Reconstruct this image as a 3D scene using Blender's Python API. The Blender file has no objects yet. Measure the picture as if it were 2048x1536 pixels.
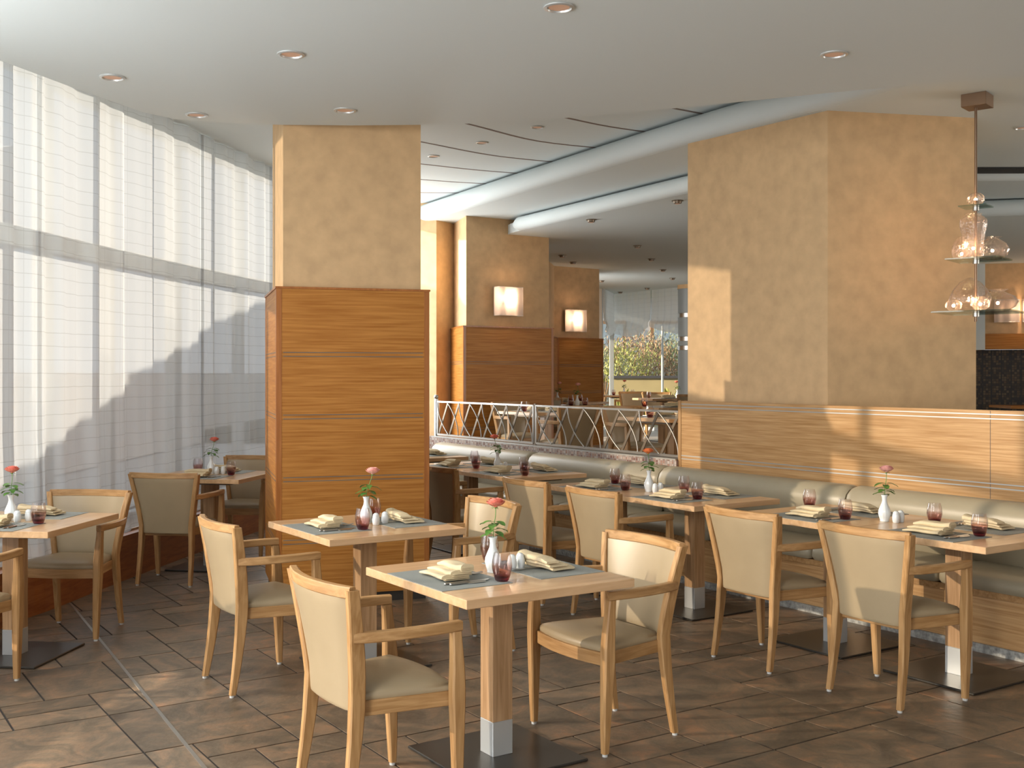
import bpy, math, random
from mathutils import Vector, Matrix
random.seed(7)
PI = math.pi
C = bpy.context.scene.collection
SC = bpy.context.scene

# ------------------------------------------------------------------ camera, world, sun, exposure
cam_d = bpy.data.cameras.new('camera'); cam = bpy.data.objects.new('camera', cam_d); C.objects.link(cam)
cam_d.sensor_width = 36; cam_d.lens = 2215/2048*36; cam_d.shift_y = -20/2048
cam_d.clip_start = .05; cam_d.clip_end = 300
cam.location = (0, 0, 1.6); cam.rotation_euler = (PI/2, 0, 0)
SC.camera = cam
w = bpy.data.worlds.new('sky'); SC.world = w; w.use_nodes = True
bg = w.node_tree.nodes['Background']; # hazy sky: moderate towards the garden side (+y), raised on the left as added fill
wt = w.node_tree; wc = wt.nodes.new('ShaderNodeTexCoord'); wsx = wt.nodes.new('ShaderNodeSeparateXYZ'); wmr = wt.nodes.new('ShaderNodeMapRange'); wmr.interpolation_type = 'SMOOTHSTEP'
wmr.inputs[1].default_value = .0; wmr.inputs[2].default_value = -.9; wmr.inputs[3].default_value = .85; wmr.inputs[4].default_value = 1.35
wdp = wt.nodes.new('ShaderNodeVectorMath'); wdp.operation = 'DOT_PRODUCT'; wdp.inputs[1].default_value = (.95, .31, 0)
wt.links.new(wc.outputs['Generated'], wdp.inputs[0]); wt.links.new(wdp.outputs['Value'], wmr.inputs[0]); wt.links.new(wmr.outputs[0], bg.inputs[1])
bg.inputs[0].default_value = (.90, .95, 1.0, 1)
sd = bpy.data.lights.new('sun', 'SUN'); sd.energy = 10.5; sd.color = (1.0, .84, .64); sd.angle = math.radians(.7)
sun = bpy.data.objects.new('sun', sd); C.objects.link(sun)
sun.rotation_euler = Vector((.965, .10, -.24)).to_track_quat('-Z', 'Y').to_euler(); sun.location = (-8, 4, 6)
def fill_light(x, y, z, sx_, sy_, aim, e, col):  # area lamp added out of view to brighten the room
    ld = bpy.data.lights.new('fill_lamp', 'AREA'); ld.shape = 'RECTANGLE'; ld.size = sx_; ld.size_y = sy_; ld.energy = e; ld.color = col
    lo = bpy.data.objects.new('fill_lamp', ld); C.objects.link(lo); lo.location = (x, y, z); lo.rotation_euler = Vector(aim).to_track_quat('-Z', 'Z').to_euler()
fill_light(-3.15, -1.2, 1.45, 5.2, 2.3, (1, .22, -.20), 520, (.97, .97, .95))      # added fill from the left, beside and behind the viewer
fill_light(-3.66, 4.0, 1.5, 4.6, 2.2, (1, .03, -.22), 340, (.97, .97, .96))      # added fill behind the near curtains, lights the furniture from the left
fill_light(11.1, 8.6, 1.9, 6.0, 2.6, (-1, .25, .0), 480, (1, .96, .90))         # added fill from the far right for the rear pillar fronts
fill_light(-1.92, 14.0, 2.1, 2.6, 3.1, (.96, -.28, .0), 165, (.97, .97, .95))         # added fill hidden behind the nearest pillar, brightens the far middle
fill_light(.15, 19.6, 2.2, 6.5, 2.6, (.9, -.43, 0), 190, (1, .98, .94))          # added fill behind the far pillars, brightens the rear
SC.view_settings.view_transform = 'Standard'; SC.view_settings.look = 'None'
SC.view_settings.gamma = 1; SC.view_settings.use_curve_mapping = False
SC.view_settings.exposure = 0.1

# ------------------------------------------------------------------ frame of the table grid
A = math.radians(33.3)
def W(u, v): return (-math.sin(A)*u + math.cos(A)*v, math.cos(A)*u + math.sin(A)*v)
ROT_V = A - PI/2          # local +y points along +v (towards the bench)

# ------------------------------------------------------------------ materials
M = {}
def newmat(name):
    m = bpy.data.materials.new(name); m.use_nodes = True; M[name] = m
    return m, m.node_tree, m.node_tree.nodes['Principled BSDF']
def plain(name, col, rough=.5, metal=0, spec=.5, noise=0, nscale=30, bump=0):
    m, t, b = newmat(name)
    b.inputs['Base Color'].default_value = (*col, 1); b.inputs['Roughness'].default_value = rough
    b.inputs['Metallic'].default_value = metal; b.inputs['Specular IOR Level'].default_value = spec
    if noise or bump:
        tc = t.nodes.new('ShaderNodeTexCoord'); n = t.nodes.new('ShaderNodeTexNoise')
        n.inputs['Scale'].default_value = nscale; n.inputs['Detail'].default_value = 6
        t.links.new(tc.outputs['Object'], n.inputs['Vector'])
        if noise:
            r = t.nodes.new('ShaderNodeValToRGB')
            r.color_ramp.elements[0].position = .3; r.color_ramp.elements[1].position = .7
            r.color_ramp.elements[0].color = (*[c*(1-noise) for c in col], 1)
            r.color_ramp.elements[1].color = (*[min(1, c*(1+noise)) for c in col], 1)
            t.links.new(n.outputs['Fac'], r.inputs[0]); t.links.new(r.outputs[0], b.inputs['Base Color'])
        if bump:
            bp = t.nodes.new('ShaderNodeBump'); bp.inputs['Strength'].default_value = bump; bp.inputs['Distance'].default_value = .01
            t.links.new(n.outputs['Fac'], bp.inputs['Height']); t.links.new(bp.outputs[0], b.inputs['Normal'])
    return m
def wood(name, c1, c2, scale, rough=.42, spec=.4, dist=.6, coat=0, detail=5):
    m, t, b = newmat(name)
    tc = t.nodes.new('ShaderNodeTexCoord'); mp = t.nodes.new('ShaderNodeMapping'); mp.inputs['Scale'].default_value = scale
    oi = t.nodes.new('ShaderNodeObjectInfo'); ad = t.nodes.new('ShaderNodeVectorMath'); ad.operation = 'ADD'
    mu = t.nodes.new('ShaderNodeMath'); mu.operation = 'MULTIPLY'; mu.inputs[1].default_value = 17
    n = t.nodes.new('ShaderNodeTexNoise'); n.inputs['Scale'].default_value = 1; n.inputs['Detail'].default_value = detail
    n.inputs['Distortion'].default_value = dist
    r = t.nodes.new('ShaderNodeValToRGB')
    r.color_ramp.elements[0].position = .34; r.color_ramp.elements[1].position = .68
    r.color_ramp.elements[0].color = (*c1, 1); r.color_ramp.elements[1].color = (*c2, 1)
    L = t.links.new
    L(tc.outputs['Object'], mp.inputs['Vector']); L(oi.outputs['Random'], mu.inputs[0])
    L(mp.outputs[0], ad.inputs[0]); L(mu.outputs[0], ad.inputs[1]); L(ad.outputs[0], n.inputs['Vector'])
    L(n.outputs['Fac'], r.inputs[0]); L(r.outputs[0], b.inputs['Base Color'])
    b.inputs['Roughness'].default_value = rough; b.inputs['Specular IOR Level'].default_value = spec
    b.inputs['Coat Weight'].default_value = coat; b.inputs['Coat Roughness'].default_value = .06
    return m
ASH1, ASH2 = (.33, .172, .062), (.49, .288, .125)
wood('ash_z', ASH1, ASH2, (55, 55, 4)); wood('ash_x', ASH1, ASH2, (4, 55, 55)); wood('ash_y', ASH1, ASH2, (55, 4, 55))
wood('beech_top', (.54, .335, .175), (.66, .43, .245), (30, 3, 30), rough=.3, coat=.3)
wood('ash_h', ASH1, ASH2, (5, 5, 55))
wood('ped_wood', (.36, .205, .095), (.54, .335, .18), (50, 50, 3), rough=.35)
wood('cladding', (.33, .125, .023), (.48, .215, .052), (2.5, 2.5, 80), rough=.42, spec=.18, dist=.25)
wood('cladding_edge', (.30, .10, .02), (.40, .15, .035), (40, 40, 3), rough=.3)
wood('oak_wall', (.40, .215, .083), (.57, .35, .165), (3.0, 3.0, 85), rough=.3, spec=.45, dist=.12)
wood('plinth_wood', (.24, .07, .018), (.36, .125, .035), (5, 5, 40), rough=.35)
plain('plaster', (.57, .382, .203), .75, noise=.10, nscale=9, bump=.15)
plain('white_ceiling', (.60, .66, .67), .7)
plain('white_metal', (.70, .72, .72), .5)
plain('leather', (.352, .270, .165), .38, spec=.45, noise=.05, nscale=4, bump=.03)
plain('bench_leather', (.36, .31, .215), .36, spec=.5, noise=.06, nscale=3, bump=.04)
plain('steel', (.52, .50, .47), .28, 1)
plain('brushed', (.42, .41, .39), .42, 1)
plain('dark_steel', (.20, .16, .12), .4, .8)
plain('bronze', (.26, .17, .11), .4, .8)
plain('alu', (.60, .62, .62), .35, .55)
plain('base_plate', (.062, .057, .050), .32, .6)
plain('inlay', (.15, .13, .11), .5, .2)
plain('inlay_bright', (.50, .53, .54), .4, .6)
plain('glide', (.5, .5, .48), .5)
plain('mat_grey', (.245, .26, .245), .7, noise=.12, nscale=400)
plain('napkin', (.64, .52, .33), .85, noise=.04, nscale=60)
plain('porcelain', (.74, .77, .77), .12, spec=.6)
plain('stem', (.12, .25, .05), .5); plain('leaf', (.085, .20, .035), .4, noise=.3, nscale=60)
plain('petal_coral', (.78, .23, .17), .55, noise=.2, nscale=60); plain('petal_pink', (.85, .42, .36), .55, noise=.15, nscale=60)
plain('petal_orange', (.80, .22, .07), .55, noise=.2, nscale=60)
plain('slit', (.17, .12, .10), .8); plain('black', (.01, .01, .01), .6)
plain('kick', (.34, .34, .32), .5, .3, noise=.45, nscale=40)
plain('garden_wall', (.46, .36, .18), .8, noise=.06, nscale=3); plain('cap', (.06, .055, .06), .7)
plain('fence', (.26, .28, .27), .8, noise=.15, nscale=8)
plain('house_wall', (.55, .55, .55), .8); plain('house_wood', (.32, .17, .08), .7); plain('pale_glass', (.35, .42, .48), .1)
plain('foliage_yellow', (.36, .36, .09), .6, noise=.35, nscale=8); plain('foliage_green', (.15, .18, .06), .6, noise=.35, nscale=8)
plain('foliage_rust', (.33, .20, .10), .6, noise=.3, nscale=8); plain('foliage_grey', (.28, .29, .17), .6, noise=.3, nscale=8)
plain('ground', (.12, .115, .08), .9); plain('pale_floor', (.40, .36, .31), .4)
plain('ext_wall', (.86, .87, .88), .9)
plain('terrace', (.62, .63, .64), .9)
plain('window_frame', (.75, .77, .78), .5); plain('silver_paint', (.27, .30, .31), .5, .2)
plain('red_wall', (.20, .085, .04), .6)

def emis(name, col, s):
    m, t, b = newmat(name); b.inputs['Emission Color'].default_value = (*col, 1); b.inputs['Emission Strength'].default_value = s
    b.inputs['Base Color'].default_value = (*col, 1); return m
emis('bulb', (1, .60, .36), 7); emis('lamp_disc', (.5, .30, .20), .25); emis('tiny_bulb', (1, .66, .42), 45)

def thin(name, build):
    m = bpy.data.materials.new(name); m.use_nodes = True; M[name] = m
    t = m.node_tree; t.nodes.clear(); out = t.nodes.new('ShaderNodeOutputMaterial'); build(t, out); return m
def sheer(t, out, tr=.22, c1=(.50, .545, .60), c2=(.42, .46, .50), dcol=(.80, .86, .90), mixf=.68):
    tc = t.nodes.new('ShaderNodeTexCoord'); sx = t.nodes.new('ShaderNodeSeparateXYZ')
    t.links.new(tc.outputs['UV'], sx.inputs[0])
    nz = t.nodes.new('ShaderNodeTexNoise'); nz.inputs['Scale'].default_value = 3; nz.inputs['Detail'].default_value = 3
    t.links.new(tc.outputs['UV'], nz.inputs['Vector'])
    def grid(sock, per, width, wob):
        a = t.nodes.new('ShaderNodeMath'); a.operation = 'MULTIPLY_ADD'; a.inputs[1].default_value = wob
        t.links.new(nz.outputs['Fac'], a.inputs[0]); t.links.new(sock, a.inputs[2])
        d = t.nodes.new('ShaderNodeMath'); d.operation = 'DIVIDE'; d.inputs[1].default_value = per; t.links.new(a.outputs[0], d.inputs[0])
        f = t.nodes.new('ShaderNodeMath'); f.operation = 'FRACT'; t.links.new(d.outputs[0], f.inputs[0])
        l = t.nodes.new('ShaderNodeMath'); l.operation = 'LESS_THAN'; l.inputs[1].default_value = width/per; t.links.new(f.outputs[0], l.inputs[0])
        return l.outputs[0]
    h = grid(sx.outputs['Y'], .095, .006, .03); v = grid(sx.outputs['X'], .21, .003, .01)
    mx = t.nodes.new('ShaderNodeMath'); mx.operation = 'MAXIMUM'; t.links.new(h, mx.inputs[0]); t.links.new(v, mx.inputs[1])
    col = t.nodes.new('ShaderNodeMix'); col.data_type = 'RGBA'
    col.inputs[6].default_value = (*c1, 1); col.inputs[7].default_value = (*c2, 1)
    t.links.new(mx.outputs[0], col.inputs[0])
    tl = t.nodes.new('ShaderNodeBsdfTranslucent'); df = t.nodes.new('ShaderNodeBsdfDiffuse'); tp = t.nodes.new('ShaderNodeBsdfTransparent')
    t.links.new(col.outputs[2], tl.inputs[0]); c2_ = t.nodes.new('ShaderNodeMix'); c2_.data_type = 'RGBA'; c2_.inputs[6].default_value = (*dcol, 1); c2_.inputs[7].default_value = (*[c*.80 for c in dcol], 1)
    t.links.new(mx.outputs[0], c2_.inputs[0]); t.links.new(c2_.outputs[2], df.inputs[0])
    m1 = t.nodes.new('ShaderNodeMixShader'); m1.inputs[0].default_value = mixf
    t.links.new(tl.outputs[0], m1.inputs[1]); t.links.new(df.outputs[0], m1.inputs[2])
    m2 = t.nodes.new('ShaderNodeMixShader'); m2.inputs[0].default_value = tr
    t.links.new(m1.outputs[0], m2.inputs[1]); t.links.new(tp.outputs[0], m2.inputs[2]); t.links.new(m2.outputs[0], out.inputs[0])
thin('sheer', sheer)
thin('sheer_blind', lambda t, o: sheer(t, o, .25, (.9, .9, .9), (.85, .85, .85), (.9, .9, .9), .4))
def pleat(t, out):
    tl = t.nodes.new('ShaderNodeBsdfTranslucent'); df = t.nodes.new('ShaderNodeBsdfDiffuse'); tp = t.nodes.new('ShaderNodeBsdfTransparent')
    for n in (tl, df): n.inputs[0].default_value = (.66, .60, .56, 1)
    m1 = t.nodes.new('ShaderNodeMixShader'); m1.inputs[0].default_value = .35
    t.links.new(tl.outputs[0], m1.inputs[1]); t.links.new(df.outputs[0], m1.inputs[2])
    m2 = t.nodes.new('ShaderNodeMixShader'); m2.inputs[0].default_value = .12
    t.links.new(m1.outputs[0], m2.inputs[1]); t.links.new(tp.outputs[0], m2.inputs[2]); t.links.new(m2.outputs[0], out.inputs[0])
thin('pleated_glass', pleat)
def glass_thin(t, out, tint=(.97, .98, .98), refl=.08, ramp=None, mx_=.75):
    tp = t.nodes.new('ShaderNodeBsdfTransparent'); tp.inputs[0].default_value = (*tint, 1)
    gl = t.nodes.new('ShaderNodeBsdfGlossy'); gl.inputs['Roughness'].default_value = .04
    lw = t.nodes.new('ShaderNodeLayerWeight'); lw.inputs[0].default_value = .35
    mr = t.nodes.new('ShaderNodeMapRange'); mr.inputs[3].default_value = refl; mr.inputs[4].default_value = mx_
    t.links.new(lw.outputs['Facing'], mr.inputs[0])
    pw = t.nodes.new('ShaderNodeMath'); pw.operation = 'POWER'; pw.inputs[1].default_value = 1.6
    t.links.new(mr.outputs[0], pw.inputs[0])
    if ramp:
        tc = t.nodes.new('ShaderNodeTexCoord'); s = t.nodes.new('ShaderNodeSeparateXYZ'); r = t.nodes.new('ShaderNodeValToRGB')
        t.links.new(tc.outputs['Object'], s.inputs[0])
        m_ = t.nodes.new('ShaderNodeMath'); m_.operation = 'DIVIDE'; m_.inputs[1].default_value = .115
        t.links.new(s.outputs['Z'], m_.inputs[0]); t.links.new(m_.outputs[0], r.inputs[0])
        els = r.color_ramp.elements
        els[0].position = ramp[0][0]; els[0].color = (*ramp[0][1], 1); els[1].position = ramp[-1][0]; els[1].color = (*ramp[-1][1], 1)
        for p, c in ramp[1:-1]:
            e = els.new(p); e.color = (*c, 1)
        t.links.new(r.outputs[0], tp.inputs[0])
    mx = t.nodes.new('ShaderNodeMixShader'); t.links.new(pw.outputs[0], mx.inputs[0])
    t.links.new(tp.outputs[0], mx.inputs[1]); t.links.new(gl.outputs[0], mx.inputs[2]); t.links.new(mx.outputs[0], out.inputs[0])
thin('tumbler', lambda t, o: glass_thin(t, o, ramp=[(0, (.42, .10, .17)), (.17, (.48, .20, .24)), (.24, (.78, .62, .61)), (.50, (.86, .74, .72)), (.60, (.95, .92, .935)), (1, (.98, .97, .975))]))
def crystal(t, o):
    glass_thin(t, o, (.96, .90, .86), .22); mx = o.inputs[0].links[0].from_node
    tc = t.nodes.new('ShaderNodeTexCoord'); v = t.nodes.new('ShaderNodeTexVoronoi'); v.inputs['Scale'].default_value = 70; bp = t.nodes.new('ShaderNodeBump'); bp.inputs['Strength'].default_value = .9; bp.inputs['Distance'].default_value = .004
    t.links.new(tc.outputs['Object'], v.inputs['Vector']); t.links.new(v.outputs['Distance'], bp.inputs['Height'])
    for n in t.nodes:
        if n.type == 'BSDF_GLOSSY': t.links.new(bp.outputs[0], n.inputs['Normal'])
    tl = t.nodes.new('ShaderNodeBsdfTranslucent'); tl.inputs[0].default_value = (.95, .86, .80, 1); m2 = t.nodes.new('ShaderNodeMixShader'); m2.inputs[0].default_value = .09
    t.links.new(mx.outputs[0], m2.inputs[1]); t.links.new(tl.outputs[0], m2.inputs[2]); t.links.new(m2.outputs[0], o.inputs[0])
thin('crystal', crystal)
thin('shelf_glass', lambda t, o: glass_thin(t, o, (.80, .90, .84), .10))
thin('pane', lambda t, o: glass_thin(t, o, (.97, .99, .985), .0, mx_=.2))

def floor_mat():
    m, t, b = newmat('slate'); L = t.links.new
    at = t.nodes.new('ShaderNodeAttribute'); at.attribute_name = 'tile'
    tc = t.nodes.new('ShaderNodeTexCoord'); n = t.nodes.new('ShaderNodeTexNoise'); n.inputs['Scale'].default_value = 4.2
    n.inputs['Detail'].default_value = 8; n.inputs['Roughness'].default_value = .7; n.inputs['Distortion'].default_value = 1.0
    ad = t.nodes.new('ShaderNodeVectorMath'); ad.operation = 'MULTIPLY_ADD'; ad.inputs[1].default_value = (23, 11, 5)
    L(at.outputs['Color'], ad.inputs[0]); L(tc.outputs['Object'], ad.inputs[2]); L(ad.outputs[0], n.inputs['Vector'])
    r = t.nodes.new('ShaderNodeValToRGB'); e = r.color_ramp.elements
    e[0].position = .30; e[0].color = (.070, .048, .032, 1); e[1].position = .72; e[1].color = (.35, .17, .085, 1)
    q = e.new(.45); q.color = (.125, .093, .062, 1); q = e.new(.58); q.color = (.20, .130, .080, 1)
    L(n.outputs['Fac'], r.inputs[0])
    hs = t.nodes.new('ShaderNodeHueSaturation'); mr = t.nodes.new('ShaderNodeMapRange'); mr.inputs[3].default_value = .82; mr.inputs[4].default_value = 1.18
    sp = t.nodes.new('ShaderNodeSeparateColor'); L(at.outputs['Color'], sp.inputs[0]); L(sp.outputs[1], mr.inputs[0]); L(mr.outputs[0], hs.inputs['Value'])
    L(r.outputs[0], hs.inputs['Color']); L(hs.outputs[0], b.inputs['Base Color'])
    b.inputs['Roughness'].default_value = .42; b.inputs['Specular IOR Level'].default_value = .45
    n2 = t.nodes.new('ShaderNodeTexNoise'); n2.inputs['Scale'].default_value = 25; n2.inputs['Detail'].default_value = 6; L(ad.outputs[0], n2.inputs['Vector'])
    bp = t.nodes.new('ShaderNodeBump'); bp.inputs['Strength'].default_value = .25; bp.inputs['Distance'].default_value = .01
    L(n2.outputs['Fac'], bp.inputs['Height']); L(bp.outputs[0], b.inputs['Normal'])
floor_mat(); plain('grout', (.028, .022, .018), .9)
def mosaic(name, cols, scale, mortar):
    m, t, b = newmat(name); L = t.links.new
    tc = t.nodes.new('ShaderNodeTexCoord')
    v = t.nodes.new('ShaderNodeTexVoronoi'); v.distance = 'CHEBYCHEV'; v.inputs['Randomness'].default_value = 0; v.inputs['Scale'].default_value = scale
    L(tc.outputs['Object'], v.inputs['Vector'])
    sp = t.nodes.new('ShaderNodeSeparateColor'); L(v.outputs['Color'], sp.inputs[0])
    r = t.nodes.new('ShaderNodeValToRGB'); r.color_ramp.interpolation = 'CONSTANT'; e = r.color_ramp.elements
    e[0].position = 0; e[0].color = (*cols[0], 1); e[1].position = .75; e[1].color = (*cols[-1], 1)
    for i, c in enumerate(cols[1:-1]): q = e.new((i+1)*.75/(len(cols)-1)); q.color = (*c, 1)
    L(sp.outputs[0], r.inputs[0])
    g = t.nodes.new('ShaderNodeMath'); g.operation = 'GREATER_THAN'; g.inputs[1].default_value = .43; L(v.outputs['Distance'], g.inputs[0])
    mx = t.nodes.new('ShaderNodeMix'); mx.data_type = 'RGBA'; mx.inputs[7].default_value = (*mortar, 1)
    L(g.outputs[0], mx.inputs[0]); L(r.outputs[0], mx.inputs[6]); L(mx.outputs[2], b.inputs['Base Color']); b.inputs['Roughness'].default_value = .5
mosaic('mosaic_ledge', [(.34, .18, .13), (.20, .08, .06), (.46, .33, .27), (.30, .22, .20), (.5, .42, .38)], 40, (.30, .26, .23))
mosaic('mosaic_dark', [(.030, .018, .010), (.05, .03, .015), (.09, .05, .02), (.02, .012, .01), (.12, .08, .04)], 26, (.012, .01, .009))

# ------------------------------------------------------------------ mesh builder
class MB:
    def __init__(s): s.v = []; s.f = []; s.uv = None
    def add(s, vs, fs):
        k = len(s.v); s.v += [tuple(p) for p in vs]; s.f += [tuple(i+k for i in f) for f in fs]; return s
    def box(s, c, d, rz=0, b=0):
        x, y, z = d[0]/2, d[1]/2, d[2]/2; ca, sa = math.cos(rz), math.sin(rz)
        if b <= 0:
            P = [(i*x, j*y, k*z) for k in (-1, 1) for i, j in ((-1, -1), (1, -1), (1, 1), (-1, 1))]
            F = [(3, 2, 1, 0), (4, 5, 6, 7), (0, 1, 5, 4), (1, 2, 6, 5), (2, 3, 7, 6), (3, 0, 4, 7)]
        else:
            P = []; lv = [(-z, b), (-z+b, 0), (z-b, 0), (z, b)]
            for zz, ins in lv:
                X, Y = x-ins, y-ins; e = b if ins == 0 else b*.6
                for i, j in ((-1, -1), (1, -1), (1, 1), (-1, 1)):
                    if i*j > 0: P += [(i*X, j*(Y-e), zz), (i*(X-e), j*Y, zz)] if False else ([(i*X-i*e, j*Y, zz), (i*X, j*Y-j*e, zz)][::1] if False else [])
                ring = [(-X+e, -Y), (X-e, -Y), (X, -Y+e), (X, Y-e), (X-e, Y), (-X+e, Y), (-X, Y-e), (-X, -Y+e)]
                P += [(a, q, zz) for a, q in ring]
            F = [tuple(range(7, -1, -1)), tuple(range(24, 32))]
            for l in range(3):
                for i in range(8): F.append((l*8+i, l*8+(i+1) % 8, l*8+8+(i+1) % 8, l*8+8+i))
        return s.add([(c[0]+p[0]*ca-p[1]*sa, c[1]+p[0]*sa+p[1]*ca, c[2]+p[2]) for p in P], F)
    def prism(s, poly, z0, z1):
        n = len(poly)
        return s.add([(p[0], p[1], z0) for p in poly]+[(p[0], p[1], z1) for p in poly],
                     [tuple(range(n-1, -1, -1)), tuple(range(n, 2*n))]+[(i, (i+1) % n, n+(i+1) % n, n+i) for i in range(n)])
    def loft(s, rings, cap=True, closed=True):
        n = len(rings[0]); vs = [p for r in rings for p in r]; fs = []
        for k in range(len(rings)-1):
            for i in range(n if closed else n-1):
                j = (i+1) % n; fs.append((k*n+i, k*n+j, k*n+n+j, k*n+n+i))
        if cap and closed: fs += [tuple(range(n-1, -1, -1)), tuple((len(rings)-1)*n+i for i in range(n))]
        return s.add(vs, fs)
    def post(s, pts):     # pts: (x,y,z,wx,wy) rectangular section stack, corners softened
        R = []
        for x, y, z, a, b in pts:
            a /= 2; b /= 2; e = min(a, b)*.3
            R.append([(x-a+e, y-b, z), (x+a-e, y-b, z), (x+a, y-b+e, z), (x+a, y+b-e, z), (x+a-e, y+b, z), (x-a+e, y+b, z), (x-a, y+b-e, z), (x-a, y-b+e, z)])
        return s.loft(R)
    def bar(s, pts, w, h, e=.25):      # horizontal-ish bar, section w (sideways) x h (vertical)
        R = []; n = len(pts)
        for i, p in enumerate(pts):
            a = Vector(pts[max(0, i-1)]); b = Vector(pts[min(n-1, i+1)]); d = (b-a); d.z = 0; d.normalize(); sd_ = Vector((-d.y, d.x, 0)); p = Vector(p)
            hw, hh = w/2, h/2; k = min(hw, hh)*e
            R.append([tuple(p+sd_*a_+Vector((0, 0, b_))) for a_, b_ in ((-hw+k, -hh), (hw-k, -hh), (hw, -hh+k), (hw, hh-k), (hw-k, hh), (-hw+k, hh), (-hw, hh-k), (-hw, -hh+k))])
        return s.loft(R)
    def tube(s, pts, r, n=8):
        R = []; m = len(pts)
        for i, p in enumerate(pts):
            a = Vector(pts[max(0, i-1)]); b = Vector(pts[min(m-1, i+1)]); d = (b-a).normalized()
            x = d.orthogonal() if i == 0 else (px - d*px.dot(d)); x.normalize(); px = x; y = d.cross(x)
            rr = r[i] if isinstance(r, (list, tuple)) else r
            R.append([tuple(Vector(p)+x*rr*math.cos(2*PI*k/n)+y*rr*math.sin(2*PI*k/n)) for k in range(n)])
        return s.loft(R)
    def lathe(s, prof, n=24, c=(0, 0, 0), fl=None):
        R = []
        for r, z in prof:
            R.append([(c[0]+r*(1+(fl(k/n, z) if fl else 0))*math.cos(2*PI*k/n), c[1]+r*(1+(fl(k/n, z) if fl else 0))*math.sin(2*PI*k/n), c[2]+z) for k in range(n)])
        return s.loft(R, cap=False)
    def ball(s, c, r, n=12, sz=1):
        return s.lathe([(max(1e-4, r*math.sin(PI*i/8)), -r*sz*math.cos(PI*i/8)) for i in range(9)], n, c)
    def build(s, name, mat, parent=None, smooth=False, bevel=0):
        me = bpy.data.meshes.new(name); me.from_pydata(s.v, [], s.f)
        if s.uv:
            ul = me.uv_layers.new(name='UVMap')
            for l in me.loops: ul.data[l.index].uv = s.uv[l.vertex_index]
        me.materials.append(M[mat] if isinstance(mat, str) else mat); me.update()
        if smooth:
            me.polygons.foreach_set('use_smooth', [True]*len(me.polygons))
            try: me.set_sharp_from_angle(angle=math.radians(40 if smooth is True else smooth))
            except Exception: pass
        o = bpy.data.objects.new(name, me); C.objects.link(o); o.parent = parent
        if bevel:
            md = o.modifiers.new('bevel', 'BEVEL'); md.width = bevel; md.segments = 2; md.limit_method = 'ANGLE'; md.angle_limit = math.radians(50)
        return o
def tag(o, label=None, cat=None, group=None, kind=None):
    if label: o['label'] = label
    if cat: o['category'] = cat
    if group: o['group'] = group
    if kind: o['kind'] = kind
    return o
def empty(name, loc=(0, 0, 0), rz=0):
    o = bpy.data.objects.new(name, None); C.objects.link(o); o.location = loc; o.rotation_euler = (0, 0, rz); o.empty_display_size = .1; return o
def struct(name, mb, mat, parent=None, **k): return tag(mb.build(name, mat, parent, **k), kind='structure')
def copy_tree(o, parent=None):
    c = o.copy(); C.objects.link(c); c.parent = parent
    for ch in list(o.children): copy_tree(ch, c)
    return c
PROTO = {}
def inst(key, maker, loc, rz, label, cat, group=None):
    if key not in PROTO: o = maker(); PROTO[key] = o
    else: o = copy_tree(PROTO[key])
    o.location = loc; o.rotation_euler = (0, 0, rz)
    return tag(o, label, cat, group)
def catmull(P, n=6):
    out = []
    for i in range(len(P)-1):
        p0 = P[max(0, i-1)]; p1 = P[i]; p2 = P[i+1]; p3 = P[min(len(P)-1, i+2)]
        for k in range(n):
            t = k/n; out.append(tuple(.5*((2*b)+(-a+c)*t+(2*a-5*b+4*c-d)*t*t+(-a+3*b-3*c+d)*t**3) for a, b, c, d in zip(p0, p1, p2, p3)))
    out.append(tuple(P[-1])); return out
def offset(P, d):      # shift a plan polyline sideways (positive = to its left)
    out = []
    for i, p in enumerate(P):
        a = P[max(0, i-1)]; b = P[min(len(P)-1, i+1)]; t = Vector((b[0]-a[0], b[1]-a[1])).normalized(); out.append((p[0]-t.y*d, p[1]+t.x*d))
    return out
def strip(P, Q, z0, z1): return MB().prism([*P, *Q[::-1]], z0, z1)

# ------------------------------------------------------------------ setting: floor
FL = MB(); FL.prism([(-4.6, -4), (11.4, -4), (11.4, 25), (-4.6, 25)], -.12, -.004); struct('floor', FL, 'grout')
def tiles():
    U, V = .205, .205; nu, nv = 74, 44; u0, v0 = -2.0, -1.6; used = set(); mb = MB(); cols = []
    rnd = random.Random(3)
    sizes = [(3, 2), (3, 2), (2, 2), (1, 2), (3, 3), (2, 1), (3, 1), (1, 1), (2, 3), (3, 3)]
    for j in range(nv):
        for i in range(nu):
            if (i, j) in used: continue
            opts = [sz for sz in sizes if sz != (1, 1) and all((i+a, j+b) not in used for a in range(sz[0]) for b in range(sz[1]))] or [(1, 1)]
            a, b = rnd.choice(opts)
            for x in range(a):
                for y in range(b): used.add((i+x, j+y))
            g = .0055; ua, ub, va, vb = u0+i*U+g, u0+(i+a)*U-g, v0+j*V+g, v0+(j+b)*V-g
            if vb > 6.3: continue
            P = [W(ua, va), W(ub, va), W(ub, vb), W(ua, vb)]; Q = P
            k = len(mb.v)
            mb.add([(*p, -.004) for p in P]+[(*q, 0) for q in Q], [(4, 7, 6, 5), (0, 4, 5, 1), (1, 5, 6, 2), (2, 6, 7, 3), (3, 7, 4, 0)])
            c = (rnd.random(), rnd.random(), rnd.random(), 1); cols += [c]*5
    o = struct('floor_tiles', mb, 'slate'); me = o.data
    at = me.attributes.new('tile', 'FLOAT_COLOR', 'FACE')
    for i, c in enumerate(cols): at.data[i].color = c
    return o
tiles()
P1, P2 = (-3.09, 7.74), (-1.05, 4.15)
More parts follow.
